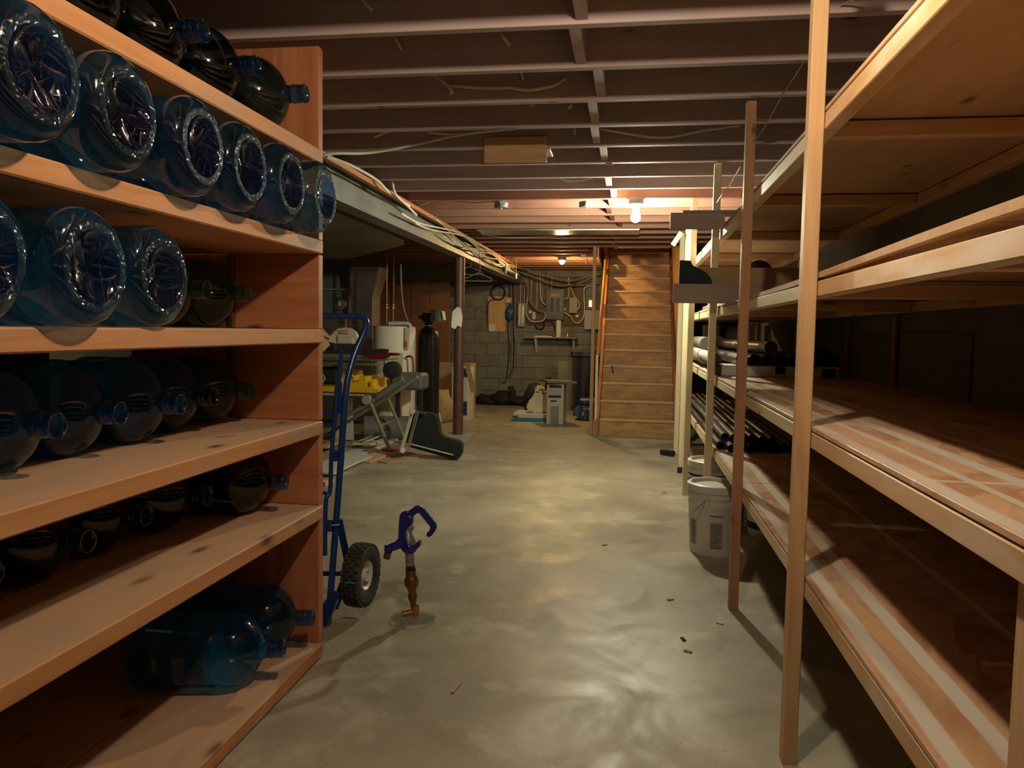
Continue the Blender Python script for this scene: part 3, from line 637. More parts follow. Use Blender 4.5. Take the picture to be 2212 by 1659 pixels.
# black angled tool with rail
bt = thing('black_shoe_tool', (-1.8, 6.9, 0), 'black boot-shaped plastic guard with a white strip and zinc rail, on the floor', 'tool')
prism('body', [(-.155, .385), (.035, .37), (.08, .35), (.105, .28), (.11, .20), (.14, .155), (.30, .12), (.325, .09), (.32, .0), (.29, -.045), (.24, -.045), (-.16, .05), (-.2, .10)], .12, M_BLACKM, bt, facing((-1.83, 6.92, .055)), bev=.01)
beam('white_strip', (-2.002, 6.850, 0.142), (-1.577, 6.850, 0.052), .006, .012, M_WHITE, bt)
beam('zinc_rail', (-2.069, 6.840, 0.055), (-1.953, 6.840, 0.462), .03, .035, M_CREAM, bt, up=(0, 1, 0))
beam('inner_rail', (-2.004, 6.830, 0.072), (-1.911, 6.830, 0.438), .03, .02, M_CHROME, bt, up=(0, 1, 0))
rod('bolt', (-1.959, 6.830, 0.441), (-1.945, 6.780, 0.447), .028, M_CHROME, bt); rod('bolt', (-2.049, 6.830, 0.078), (-2.034, 6.780, 0.087), .028, M_CHROME, bt)
beam('side_arm', (-1.931, 6.840, 0.445), (-1.835, 6.840, 0.423), .02, .02, M_CHROME, bt)

# ---------------------------------------------------------------- hand truck
ht = thing('hand_truck', (-1.3, 2.95, 0), 'royal blue stair-climbing hand truck with pneumatic wheel beside the left shelves', 'hand truck')
main = [(-1.176, 2.900, 0.011), (-1.170, 2.950, 0.311), (-1.160, 2.990, 0.628), (-1.158, 3.030, 0.871), (-1.154, 3.060, 0.994), (-1.137, 3.100, 1.099), (-1.117, 3.130, 1.166), (-1.108, 3.150, 1.211), (-1.120, 3.160, 1.241), (-1.145, 3.160, 1.246), (-1.217, 3.160, 1.247), (-1.321, 3.160, 1.246), (-1.510, 3.160, 1.243)]
tube('main_frame', main, .0135, M_BLUE, ht, 14)
inner = [(-1.178, 3.050, 1.114), (-1.182, 3.040, 1.023), (-1.188, 3.020, 0.890), (-1.192, 3.000, 0.845)]
tube('inner_rail', inner, .0085, M_BLUE, ht, 10)
tube('inner_rail', [(-1.180, 3.000, 0.911), (-1.182, 2.990, 0.846), (-1.190, 2.970, 0.687), (-1.188, 2.950, 0.539), (-1.198, 2.930, 0.495), (-1.193, 2.910, 0.283)], .009, M_BLUE, ht, 10)
beam('bracket_plate', (-1.184, 3.030, 0.974), (-1.182, 3.010, 0.850), .03, .012, M_BLUE, ht, up=(0, 1, 0))
beam('bracket_plate', (-1.178, 2.970, 0.703), (-1.182, 2.970, 0.657), .03, .02, M_BLUE, ht, up=(0, 1, 0))
beam('bracket_plate', (-1.186, 2.940, 0.421), (-1.186, 2.930, 0.376), .03, .02, M_BLUE, ht, up=(0, 1, 0))
beam('cross_bar', (-1.240, 2.990, 0.798), (-1.192, 2.990, 0.800), .012, .014, M_BLUE, ht)
beam('cross_bar', (-1.233, 2.950, 0.527), (-1.200, 2.950, 0.529), .012, .014, M_BLUE, ht)
beam('cross_bar', (-1.430, 2.990, 0.844), (-1.165, 3.000, 0.851), .012, .014, M_BLUE, ht)
beam('axle_bar', (-1.439, 3.000, 0.164), (-1.143, 3.050, 0.168), .014, .018, M_BLUE, ht)
rod('bolt', (-1.178, 2.930, 0.402), (-1.145, 2.940, 0.403), .005, M_CHROME, ht)
beam('brace', (-1.153, 2.960, 0.420), (-1.139, 3.030, 0.202), .03, .01, M_BLUE, ht, up=(0, 1, 0))
beam('brace', (-1.141, 3.030, 0.188), (-1.158, 2.920, 0.062), .032, .01, M_BLUE, ht, up=(0, 1, 0))
prism('toe_bracket', [(-.03, 0), (.0, .0), (.055, .13), (.025, .14), (-.03, .07)], .02, M_BLUE, ht, facing((-1.170, 2.880, 0.010), -.1))
box('toe_plate', (-1.62, 2.72, .002), (-1.20, 2.89, .008), M_BLUE, ht)
WC = Vector((-1.081, 3.020, 0.177)); wyaw = math.radians(-4)
WMx = axisM(WC, (math.cos(wyaw), math.sin(wyaw), 0), (0, 0, 1))
tyre = [(.058, -.024), (.075, -.034), (.10, -.038), (.115, -.036), (.123, -.026), (.1255, -.012), (.1255, .012), (.123, .026), (.115, .036), (.10, .038), (.075, .034), (.058, .024)]
wh_ = lathe('wheel', tyre, M_RUBBER, ht, WMx, 48)
V = []; F = []
for ring, (rz, off) in enumerate(((-.027, 0), (-.009, .5), (.009, 0), (.027, .5))):
    for k in range(26):
        a0 = 2*PI*(k+off)/26; da = 2*PI/26*.38; rr = .1265 if abs(rz) < .02 else .124; b = len(V)
        for r_ in (rr-.004, rr+.0055):
            for (aa, zz) in ((a0-da, rz-.0072), (a0+da, rz-.0072), (a0+da, rz+.0072), (a0-da, rz+.0072)): V.append((r_*math.cos(aa), r_*math.sin(aa), zz))
        F += [(b+4, b+5, b+6, b+7), (b, b+1, b+5, b+4), (b+1, b+2, b+6, b+5), (b+2, b+3, b+7, b+6), (b+3, b, b+4, b+7)]
td = obj('tread_blocks', V, F, M_RUBBER, wh_, WMx); td['kind'] = 'stuff'
rim = lathe('wheel_rim', [(.0, .012), (.018, .012), (.02, .03), (.026, .03), (.028, .010), (.048, .004), (.055, .022), (.06, .027), (.06, -.024), (.0, -.024)], M_WHITE, wh_, WMx, 32)
tube('teal_mark', [(WC.x-.02, WC.y-.1305, WC.z+.004), (WC.x-.002, WC.y-.1315, WC.z+.009), (WC.x+.02, WC.y-.1285, WC.z+.007)], .003, M_TEALWAX, wh_)

# ---------------------------------------------------------------- yard hydrant on clear disc
hd = thing('yard_hydrant', (-.857, 3.02, 0), 'blue cast yard hydrant head with hooked handle on a clear round base', 'hydrant')
HY = 3.02
rod('base_disc', (-.855, HY, .0), (-.855, HY, .016), .092, M_CLEAR, hd, 48)
rod('elbow_socket', (-0.848, 3.020, 0.019), (-0.848, 3.020, 0.062), .018, M_BRASS, hd); rod('elbow_pipe', (-0.848, 3.020, 0.035), (-0.896, 2.990, 0.033), .0125, M_BRASS, hd)
o0 = Vector((-0.856, 3.020, 0.058)); o1 = Vector((-0.875, 3.020, 0.290)); ax_ = o1-o0; L = ax_.length
lathe('valve_body', [(.012, 0), (.0135, .02), (.018, .032), (.020, .045), (.016, .058), (.0165, .068), (.024, .082), (.029, .092), (.030, .108), (.027, .120), (.022, .128), (.0215, .145), (.021, .155)], M_BRONZE, hd, axisM(o0, ax_), 16)
rod('dark_band', o0+ax_*(.155/L), o0+ax_*(.172/L), .0185, M_BLACKM, hd)
rod('riser_pipe', o0+ax_*(.17/L), o1+ax_*.05, .0185, M_PIPEGAL, hd, 20)
p = Vector((-0.873, 3.020, 0.290))
lathe('head_flange', [(.0, -.006), (.022, -.006), (.034, .008), (.036, .016), (.026, .022), (0, .022)], M_BLUE2, hd, axisM(p, ax_), 20)
Hm = facing((0, HY, 0))
def py_(l): return [(q[0], q[2]) for q in l]
prism('head_casting', py_([(-0.907, 3.020, 0.297), (-0.919, 3.020, 0.335), (-0.916, 3.020, 0.413), (-0.912, 3.020, 0.446), (-0.898, 3.020, 0.454), (-0.877, 3.020, 0.453), (-0.859, 3.020, 0.441), (-0.859, 3.020, 0.402), (-0.886, 3.020, 0.382), (-0.886, 3.020, 0.337), (-0.878, 3.020, 0.328), (-0.875, 3.020, 0.294)]), .036, M_BLUE2, hd, Hm, bev=.005)
prism('side_lug', py_([(-0.850, 3.020, 0.314), (-0.839, 3.020, 0.334), (-0.827, 3.020, 0.337), (-0.827, 3.020, 0.312), (-0.844, 3.020, 0.303), (-0.854, 3.020, 0.295), (-0.874, 3.020, 0.294), (-0.874, 3.020, 0.307)]), .034, M_BLUE2, hd, Hm, bev=.004)
prism('inner_lever', py_([(-0.882, 3.020, 0.382), (-0.859, 3.020, 0.399), (-0.855, 3.020, 0.387), (-0.866, 3.020, 0.367), (-0.856, 3.020, 0.349), (-0.846, 3.020, 0.318), (-0.872, 3.020, 0.309), (-0.874, 3.020, 0.363)]), .016, M_PIPEGAL, hd, Hm, bev=.003)
sp = [(-0.899, 3.020, 0.331), (-0.924, 3.010, 0.313), (-0.952, 3.000, 0.302), (-0.958, 2.995, 0.288)]
tube('spout', smoothpath(sp, 4), [.024, .023, .021, .019, .0175, .017, .0165, .016, .016, .017, .0175, .018, .018], M_BLUE2, hd, 14, sm=False)
rod('thumb_screw', (-0.964, 3.000, 0.298), (-0.972, 3.000, 0.313), .006, M_BLUE2, hd)
rod('outlet_thread', (-0.957, 2.993, 0.287), (-0.962, 2.990, 0.260), .0145, M_BRONZE, hd)
prism('handle', py_([(-0.883, 3.020, 0.453), (-0.848, 3.020, 0.480), (-0.832, 3.020, 0.481), (-0.818, 3.020, 0.474), (-0.760, 3.020, 0.406), (-0.761, 3.020, 0.387), (-0.782, 3.020, 0.357), (-0.798, 3.020, 0.352), (-0.804, 3.020, 0.365), (-0.785, 3.020, 0.387), (-0.785, 3.020, 0.395), (-0.836, 3.020, 0.454), (-0.861, 3.020, 0.433)]), .022, M_BLUE2, hd, Hm, bev=.004)
rod('pivot_bolt', (-0.867, 2.996, 0.438), (-0.870, 3.006, 0.436), .006, M_CHROME, hd)

# ---------------------------------------------------------------- buckets
def pail(cx, cy, label, group, lid=M_WHITE, body=M_WHITE, s=1., band=None):
    t = thing('bucket', (cx, cy, 0), label, 'bucket', group); Mz = axisM((cx, cy, 0), (0, 0, 1), (1, 0, 0))
    pr = [(0, .012), (.125, .008), (.132, 0), (.135, .012), (.148, .265), (.151, .27), (.151, .283), (.149, .288), (.150, .312), (.153, .316), (.153, .325), (.150, .33), (.151, .345)]
    lathe('pail_body', [(r*s, h*s) for r, h in pr], body, t, Mz, 48)
    lathe('lid', [(r*s, h*s) for r, h in [(0, .366), (.128, .366), (.134, .372), (.137, .386), (.150, .386), (.158, .380), (.160, .345), (.154, .342), (.151, .345)]], lid, t, Mz, 48)
    return t, Mz
b1, MZ = pail(.487, 4.33, 'white paint bucket with printed label and wire handle under the right shelf', 'buckets under the right shelf')
tube('wire_handle', [(0.420, 4.175, 0.318), (0.380, 4.140, 0.284), (0.356, 4.130, 0.258), (0.349, 4.150, 0.223)], .0022, M_CHROME, b1)
prism('handle_ear', [(-.016, -.03), (.016, -.03), (.016, .02), (.008, .028), (-.016, .028)], .01, M_WHITE, b1, facing((.418, 4.192, .303), -.45), bev=.002)
def patch(name, rad, a0, a1, z0, z1, m, parent, M=MZ, n=10, lift=.001):
    V = []; F = []
    for i in range(n+1):
        a = a0+(a1-a0)*i/n
        for z in (z0, z1):
            r = (.1355+(z-.012)*.0513)+lift; V.append((r*math.cos(a), r*math.sin(a), z))
    for i in range(n): F.append((2*i, 2*i+2, 2*i+3, 2*i+1))
    return obj(name, V, F, m, parent, M)
d = math.radians
patch('label_panel', 0, d(-107), d(-80), .045, .19, M_LGREY, b1)
for i in range(16): patch('label_line', 0, d(-106), d(-81-random.choice((0, 3, 7, 2))), .05+.0086*i, .054+.0086*i, M_INK, b1, lift=.0016, n=4)
patch('label_panel', 0, d(-160), d(-141), .055, .19, M_LGREY, b1)
for i in range(14): patch('label_line', 0, d(-159), d(-142-random.choice((0, 3, 5))), .06+.0092*i, .064+.0092*i, M_INK, b1, lift=.0016, n=4)
patch('dark_label', 0, d(-60), d(20), .04, .245, M_BLACKM, b1, n=16)
patch('black_bar', 0, d(-108), d(-80), .222, .228, M_INK, b1)
for s_, z, off in (('KILZ', .215, -44), ('OVER', .175, -44)):
    a = d(off); cu = text('label_lettering', s_, .05, M_PAPER, b1, MZ @ Matrix.Rotation(a, 4, 'Z') @ Matrix.Translation((.1468+(z-.215)*.05, 0, z)) @ Matrix(((0, 0, 1, 0), (1, 0, 0, 0), (0, 1, 0, 0), (0, 0, 0, 1))), wrap=.147)
b2, MZ2 = pail(.545, 5.12, 'white bucket with purple label behind the nearest bucket', 'buckets under the right shelf')
patch('purple_label', 0, d(-200), d(0), .08, .30, M_PURPLE, b2, MZ2, 20)
patch('label_panel', 0, d(-150), d(-110), .10, .24, M_LGREY, b2, MZ2, lift=.002)
patch('label_panel', 0, d(-105), d(-95), .09, .28, M_PAPER, b2, MZ2, lift=.002)
patch('label_panel', 0, d(-80), d(-50), .10, .24, M_LGREY, b2, MZ2, lift=.002)
b3, MZ3 = pail(.86, 4.75, 'shaded yellowish bucket deep under the lowest right shelf', 'buckets under the right shelf', body=M_CREAM)
patch('dark_band', 0, d(-200), d(0), .05, .09, M_BLACKM, b3, MZ3, 16)

# ---------------------------------------------------------------- things on the right shelves
gS = 'lumber and pipes on the right shelves'
tag(box('plank', (.225, 4.40, 1.366), (1.15, 4.44, 1.472), M_GREYWOOD), 'dark plank on edge across the second shelf, sticking out into the aisle', 'plank')
tag(box('plank', (.197, 4.40, 1.772), (.489, 4.43, 1.860), M_GREYWOOD), 'wide dark plank end fixed to the top shelf rail, sticking out into the aisle', 'plank')
tag(box('plank', (.262, 4.40, 1.861), (1.1, 4.58, 1.873), M_GREYWOOD), 'thin dark board lying over the plank on the top shelf', 'plank')
tag(box('long_carton', (.32, 4.45, 1.473), (.90, 4.59, 1.565), M_CARD), 'long brown carton lying on the plank of the second shelf', 'box')
tag(prism('foam_block', [(-.09, 0), (.09, 0), (.08, .03), (.055, .06), (-.02, .10), (-.03, .125), (-.09, .127)], .04, M_DGREEN, None, facing((.345, 4.42, 1.474)), bev=.003), 'dark green foam offcut standing on the plank end of the second shelf', 'foam')
tag(beam('pale_offcut', (0.326, 6.700, 1.933), (0.395, 6.700, 2.041), .04, .03, M_WHITEWOOD, up=(0, 1, 0)), 'small pale slanting offcut at the far post near the staircase top', 'board')
tag(lathe('black_roll', [(0, 0), (.075, 0), (.075, .5), (0, .5)], M_BLACKM, None, axisM((.72, 4.65, 1.36+.19), (0, 1, 0)), 20), 'black roll on the second shelf behind the carton', 'roll')
for i in range(3):
    tag(box('stacked_board', (.56+.02*i, 4.8, 1.363+.03*i), (1.1-.03*i, 6.8-.2*i, 1.388+.03*i), M_GREYWOOD), ['lowest grey board stacked on the second shelf behind the carton', 'middle grey board stacked on the second shelf behind the carton', 'top grey board stacked on the second shelf behind the carton'][i], 'board', 'grey boards on the second shelf')
# middle shelf: white case, black tubes
Z3 = .953
wc = thing('white_case', (.85, 4.75, Z3), 'long low white case with black corners on the middle shelf', 'case')
box('case_body', (.52, 4.66, Z3), (1.19, 4.95, Z3+.062), M_WHITEP, wc, .006)
box('corner_cap', (.495, 4.65, Z3), (.528, 4.96, Z3+.063), M_BLACK, wc, .006)
box('latch', (.83, 4.645, Z3+.018), (.885, 4.662, Z3+.061), M_BLACK, wc, .004)
box('end_cap', (1.09, 4.645, Z3+.005), (1.16, 4.662, Z3+.055), M_BLACK, wc, .004)
lab = ['first black tube from the aisle in the row on the white case', 'second black tube from the aisle in the row on the white case', 'third black tube from the aisle in the row on the white case', 'fourth black tube from the aisle in the row on the white case', 'fifth black tube from the aisle in the row on the white case', 'sixth black tube from the aisle in the row on the white case']
for i in range(6):
    tag(pipe('black_tube', (.645+.075*i, 4.68, Z3+.063+.036), (.645+.075*i, 7.2, Z3+.063+.036), .035, M_BLACK), lab[i], 'tube', 'black tubes on the white case')
tag(rod('capped_tube', (.487, 4.66, 1.048), (.56, 7.0, 1.05), .034, M_WHITE), 'white tube with a black end cap beside the shelf post', 'tube')
tag(rod('tube_cap', (.487, 4.645, 1.048), (.487, 4.66, 1.048), .036, M_BLACK), 'black end cap on the white tube beside the shelf post', 'cap')
tag(rod('capped_tube', (.808, 4.70, Z3+.063+.072+.037), (.60, 7.1, Z3+.063+.072+.037), .034, M_CREAM), 'cream tube lying on top of the row of black tubes', 'tube')
tag(rod('tube_cap', (.809, 4.685, Z3+.063+.072+.037), (.808, 4.70, Z3+.063+.072+.037), .037, M_BLACK), 'round black cap on the cream tube above the row', 'cap')
tag(blob('black_bag', (1.12, 4.85, 1.06), (.075, .12, .06), M_CLOTH, amp=.3, seed=3), 'black bag at the wall end of the middle shelf', 'bag')
tag(box('small_carton', (1.19, 5.1, Z3+.0), (1.268, 5.3, Z3+.13), M_CARD), 'small brown carton against the right wall on the middle shelf', 'box')
for i, (x, z, r) in enumerate(((.53, 1.02, .045), (.60, 1.075, .04), (.55, 1.125, .045), (.66, 1.15, .035))):
    tag(tube('wrapped_roll', [(x, 5.7+.1*i, z), (x+.01, 6.4, z+.005), (x+.02, 7.3, z)], r, M_WRAP, None, 12), ['lowest pale wrapped roll on the middle shelf past the third post', 'second wrapped roll in the pile past the third post', 'third wrapped roll in the pile past the third post', 'topmost wrapped roll of the pile past the third post'][i], 'roll', 'wrapped rolls on the middle shelf')
tag(beam('ribbed_board', (.69, 6.9, .955), (.69, 6.98, 1.27), .14, .02, M_WHITEWOOD, up=(0, 1, 0)), 'pale ribbed wooden panel standing upright at the back of the middle shelf', 'board')
tag(box('upright_strip', (.96, 6.9, .953), (.99, 6.92, 1.26), M_WHITEWOOD), 'pale upright strip at the back of the middle shelf, left one', 'board')
tag(box('upright_strip', (1.10, 6.7, .953), (1.135, 6.72, 1.27), M_WHITEWOOD), 'pale upright strip at the back of the middle shelf, right one', 'board')
# wall boards behind the right shelves
for i in range(5): box('wall_panel', (XR-.011, 3.2+.85*i, .55), (XR, 4.0+.85*i, 1.22), plain('pale_wall_panel', (.16, .14, .10), .8) if i == 0 else bpy.data.materials['pale_wall_panel'], bpy.data.objects['wall_right'], .002)
for i in range(1, 4): box('wall_batten', (XR-.03, 3.17+.85*i, .5), (XR-.012, 3.20+.85*i, 1.3), M_REDPINE, bpy.data.objects['wall_right'])
# pipes on the lowest shelf
Z4 = .537; rp = .023; n = 0
words = ['first', 'second', 'third', 'fourth', 'fifth', 'sixth', 'seventh', 'eighth', 'ninth']
for row, cnt in ((0, 9), (1, 6)):
    for i in range(cnt):
        x = .525+.05*i+(.03 if row else 0)+random.uniform(-.002, .002); y0 = 4.5+random.uniform(-.08, .12)
        tag(pipe('long_pipe', (x, y0, Z4+rp+row*.043), (x, 7.6+random.uniform(-.1, .1), Z4+rp+row*.043), rp, random.choice((M_GREYPIPE, M_BLACK, M_GREYPIPE)), None, 12),
            words[i]+' dusty black pipe from the aisle in the '+('upper' if row else 'lower')+' row on the lowest shelf', 'pipe', 'long pipes on the lowest shelf')
tag(rod('black_rod', (0.323, 7.681, 0.030), (0.443, 7.595, 0.030), .028, M_BLACK), 'short black tube on the floor by the far shelf posts', 'tube')
tag(box('post_foot', (0.424, 6.707, 0.000), (.505, 6.74, .05), M_BLACK), 'black plastic foot beside the far pale shelf post', 'foot')

# ---------------------------------------------------------------- far end of the room
pc = thing('computer_tower', (-0.922, 9.848, 0.000), 'old beige computer tower standing on the floor before the back wall', 'computer')
PX0, PX1, PY = -1.042, -0.828, 9.80
PH = 0.527
box('case', (PX0, PY+.012, .012), (PX1, PY+.45, PH), M_BEIGE, pc, .006)
box('front_panel', (PX0-.002, PY, .005), (PX1+.002, PY+.012, PH), M_BEIGE, pc, .004)
def slot(n, u0, u1, v0, v1, m): 
    w = PX1-PX0; return box(n, (PX0+u0*w, PY-.006, v0*PH), (PX0+u1*w, PY-.0005, v1*PH), m, pc, .002)
slot('drive_bay', .12, .88, .90, .97, M_BLACK); slot('drive_bay', .12, .85, .81, .87, M_LGREY); slot('drive_bay', .12, .85, .74, .79, M_LGREY)
slot('optical_drive', .1, .85, .66, .72, M_BLACK); slot('floppy_slot', .22, .6, .565, .60, M_BLACK); slot('eject_button', .12, .19, .565, .60, M_PAPER)
for i in range(16): slot('vent_slat', .24, .74, .03+.027*i, .042+.027*i, M_INK)
box('foot', (PX0+.01, PY+.02, 0), (PX1-.01, PY+.4, .012), M_BLACKM, pc, 0)
tag(beam('cardboard_tray', (-1.089, 9.85, PH+.03), (-0.726, 10.0, PH+.015), .34, .03, M_GREY), 'dark folded tray lying across the top of the computer tower', 'tray')
tag(box('keyboard', (-1.113, 10.22, .36), (-1.048, 10.45, PH+.05), M_BLACKM), 'black panel standing behind the computer tower', 'panel')
tag(box('panel_stand', (-1.113+.01, 10.25, 0), (-1.048-.01, 10.42, .359), M_BLACKM), 'dark stand under the black panel behind the computer tower', 'stand')
sb = thing('flat_carton', (-1.247, 10.0, 0), 'flat white and teal printed carton on the floor beside the computer tower', 'box')
FX0, FX1 = -1.513, -1.065
box('carton', (FX0, 10.05, 0), (FX1, 10.5, .105), M_WHITEP, sb, .003); box('teal_stripe', (FX0, 10.043, .004), (FX1, 10.049, .05), M_TEAL, sb, 0); box('black_patch', (FX0, 10.040, .05), (FX0+.07, 10.048, .075), M_INK, sb, 0)
sk = thing('salt_sack', (-1.214, 10.25, .11), 'cream plastic sack of salt slumped on the flat carton', 'sack')
prism('sack_body', py_([(-1.356, 10.200, 0.148), (-1.333, 10.200, 0.249), (-1.247, 10.200, 0.356), (-1.231, 10.200, 0.468), (-1.200, 10.200, 0.481), (-1.144, 10.200, 0.446), (-1.068, 10.200, 0.392), (-1.063, 10.200, 0.133), (-1.162, 10.200, 0.099), (-1.274, 10.200, 0.108)]), .16, M_BAG, sk, facing((0, 10.22, 0)), bev=.02)
for (u, v) in ((1161, 847), (1174, 851)): prism('printed_mark', [(-.03, 0), (0, .012), (.03, 0), (0, -.012)], .002, M_INK, sk, facing((-1.203 if u == 1161 else -1.123, 10.138, 0.387 if u == 1161 else 0.371)))
box('printed_line', (-1.185, 10.136, 0.412), (-1.068, 10.139, 0.425), M_INK, sk, 0)
tag(blob('dark_bag', (-1.330, 10.75, .21), (.15, .12, .25), M_CLOTH, amp=.2, seed=5, flat=-.84), 'dark bag behind the cream sack', 'bag')
bn = thing('waste_bin', (-0.683, 11.0, 0), 'tall black plastic waste bin with lid near the back wall', 'bin')
BX0, BX1 = -0.813, -0.579+.16
obj('bin_body', [(BX0+.03, 10.95, 0), (BX1-.03, 10.95, 0), (BX1-.03, 11.3, 0), (BX0+.03, 11.3, 0), (BX0, 10.92, .83), (BX1, 10.92, .83), (BX1, 11.33, .83), (BX0, 11.33, .83)], [(0, 1, 2, 3), (4, 5, 6, 7), (0, 1, 5, 4), (1, 2, 6, 5), (2, 3, 7, 6), (3, 0, 4, 7)], M_BLACK, bn)
box('lid', (BX0-.02, 10.90, .831), (BX1+.02, 11.35, .93), M_BLACK, bn, .02)
tag(box('beige_panel', (BX0-.26, 11.6, 0), (BX0-.05, 11.64, .75), M_WALL), 'dull brown board leaning on the back wall beside the waste bin', 'board')
tc = thing('tool_case', (-0.647, 10.4, 0), 'navy blue hard tool case on the floor by the staircase', 'case')
TX = -0.741
prism('case_shell', [(.0, .06), (.02, .02), (.08, -.03), (.16, -.05), (.36, -.05), (.36, .13), (.10, .15), (.02, .12)], .3, M_NAVY, tc, facing((TX, 10.5, .055)), bev=.02)
box('upper_case', (TX+.07, 10.42, .207), (TX+.36, 10.7, .29), M_NAVY, tc, .02)
box('orange_label', (TX+.13, 10.335, .15), (TX+.21, 10.345, .18), M_ORANGE, tc, 0); box('white_label', (TX+.20, 10.333, .15), (TX+.25, 10.343, .18), M_PAPER, tc, 0); box('latch', (TX+.12, 10.333, .075), (TX+.14, 10.345, .12), M_PAPER, tc, 0)
for i, (u, s_, w) in enumerate(((1050, .09, .2), (1088, .13, .2), (1120, .08, .18))):
    X = (-2.278, -1.992, -1.752)[i]
    tag(blob('dark_cloth_heap', (X, 12.25, s_*.7), (w, .15, s_), M_CLOTH, amp=.5, seed=11+i, flat=-.66), ['dark cloth heap at the wall foot, left part', 'dark cloth heap at the wall foot with a boot on it', 'dark cloth heap at the wall foot nearest the sack'][i], 'clothes', 'dark heaps at the back wall')
tag(tube('dark_boot', [(-1.855, 12.100, 0.078), (-1.828, 12.100, 0.197), (-1.859, 12.100, 0.269), (-1.867, 12.100, 0.313)], .045, M_CLOTH, None, 10), 'dark boot standing upright on the cloth heap', 'boot')

# ---------------------------------------------------------------- electrical wall
YW = YB-.024
eb = thing('backing_board', (-1.4, YW, 1.3), 'brown wooden backing board behind the electrical boxes', 'board')
for i in range(5): box('board', (-1.93+.24*i, YW-.018, 1.28), (-1.70+.24*i, YW-.001, 2.08), M_BACKDK, eb)
YE = YW-.02
def wbox(name, px0, px1, z0, z1, dep, m, label, cat, y=None):
    t = thing(name, (px0, YE, z0), label, cat); y1 = YE if y is None else y
    box('case', (px0, y1-dep, z0), (px1, y1, z1), m, t, .004); return t
t = wbox('breaker_panel', -1.372, -1.078, 1.38, 1.87, .09, M_DGREY, 'grey electrical breaker panel with open door on the back wall', 'electrical panel')
PXa, PXb = -1.372, -1.078
box('door_recess', (PXa+.06, YE-.094, 1.48), (PXb-.05, YE-.091, 1.81), M_GREY, t, 0)
box('breaker_row', (PXa+.075, YE-.104, 1.50), (PXa+.135, YE-.095, 1.73), M_BLACK, t, .002); box('breaker_row', (PXb-.13, YE-.104, 1.50), (PXb-.07, YE-.095, 1.73), M_BLACK, t, .002)
box('directory_card', (PXa+.08, YE-.098, 1.75), (PXb-.08, YE-.095, 1.80), M_CARD, t, 0)
pb = thing('notice_board', (-2.360, YW, 1.17), 'bare plywood board with cable loop on the back wall', 'board')
box('board', (-2.353, YW-.02, 1.17), (-2.043, YW-.001, 1.75), M_PINE, pb); box('paper_note', (-2.353+.01, YW-.024, 1.18), (-2.353+.14, YW-.021, 1.29), M_PAPER, pb, 0)
c = Vector((-2.168, 12.500, 1.806)); tag(tube('cable_coil', [(c.x+.115*math.cos(a), YW-.035+.006*math.sin(3*a), c.z+.115*math.sin(a)) for a in [2*PI*i/28 for i in range(28)]], .014, M_CABLEB, None, 8, closed=True), 'black coil of cable hanging above the plywood board', 'cable coil')
c = Vector((-1.467, 12.500, 1.290)); tag(tube('cable_coil', [(c.x+.065*math.cos(a), YW-.035+.006*math.sin(3*a), c.z+.065*math.sin(a)) for a in [2*PI*i/28 for i in range(28)]], .014, M_CABLEB, None, 8, closed=True), 'small black coil of cable above the wall shelf', 'cable coil')
t = wbox('terminal_block', -1.833, -1.712, 1.26, 1.64, .07, M_LGREY, 'foil covered terminal strip left of the breaker panel', 'electrical box')
box('foil_face', (-1.833+.01, YE-.085, 1.28), (-1.833+.05, YE-.071, 1.62), M_FOIL, t, .006); box('foil_face', (-1.833+.065, YE-.085, 1.30), (-1.833+.11, YE-.071, 1.6), M_FOIL, t, .006)
wbox('junction_box', -0.993, -0.866, 1.49, 1.74, .08, M_LGREY, 'light grey junction box right of the breaker panel', 'electrical box')
t = wbox('meter_box', -0.748, -0.748+.30, 1.23, 1.54, .1, M_LGREY, 'large light grey meter box partly behind the stair post', 'electrical box', YW)
t = wbox('small_meter', -0.705, -0.705+.12, 1.56, 1.73, .06, M_GREY, 'small grey box with glass front above the meter box', 'electrical box', YW)
box('glass_front', (-0.705+.02, YW-.068, 1.59), (-0.705+.10, YW-.061, 1.70), M_FOIL, t)
t = wbox('wall_socket', -1.598, -1.545, 1.38, 1.50, .03, M_CREAM, 'cream wall socket between terminal strip and breaker panel', 'socket')
t = wbox('phone_block', -2.044, -1.952, 1.64, 1.73, .03, M_CREAM, 'cream telephone block above the plywood board', 'socket')
t = wbox('outlet_box', -0.893, -0.841, 1.42, 1.47, .04, M_WHITE, 'tiny white outlet below the junction box', 'socket')
tag(lathe('round_switch', [(0, .03), (.02, .03), (.028, .02), (.03, 0)], M_PAPER, None, facing((-1.637, YE, 1.50))), 'round white knob left of the cream socket', 'switch')
tag(lathe('round_plug', [(0, .05), (.018, .05), (.026, .03), (.028, 0)], M_PAPER, None, facing((-1.074, YE, 1.55))), 'white plug at the right side of the breaker panel', 'plug')
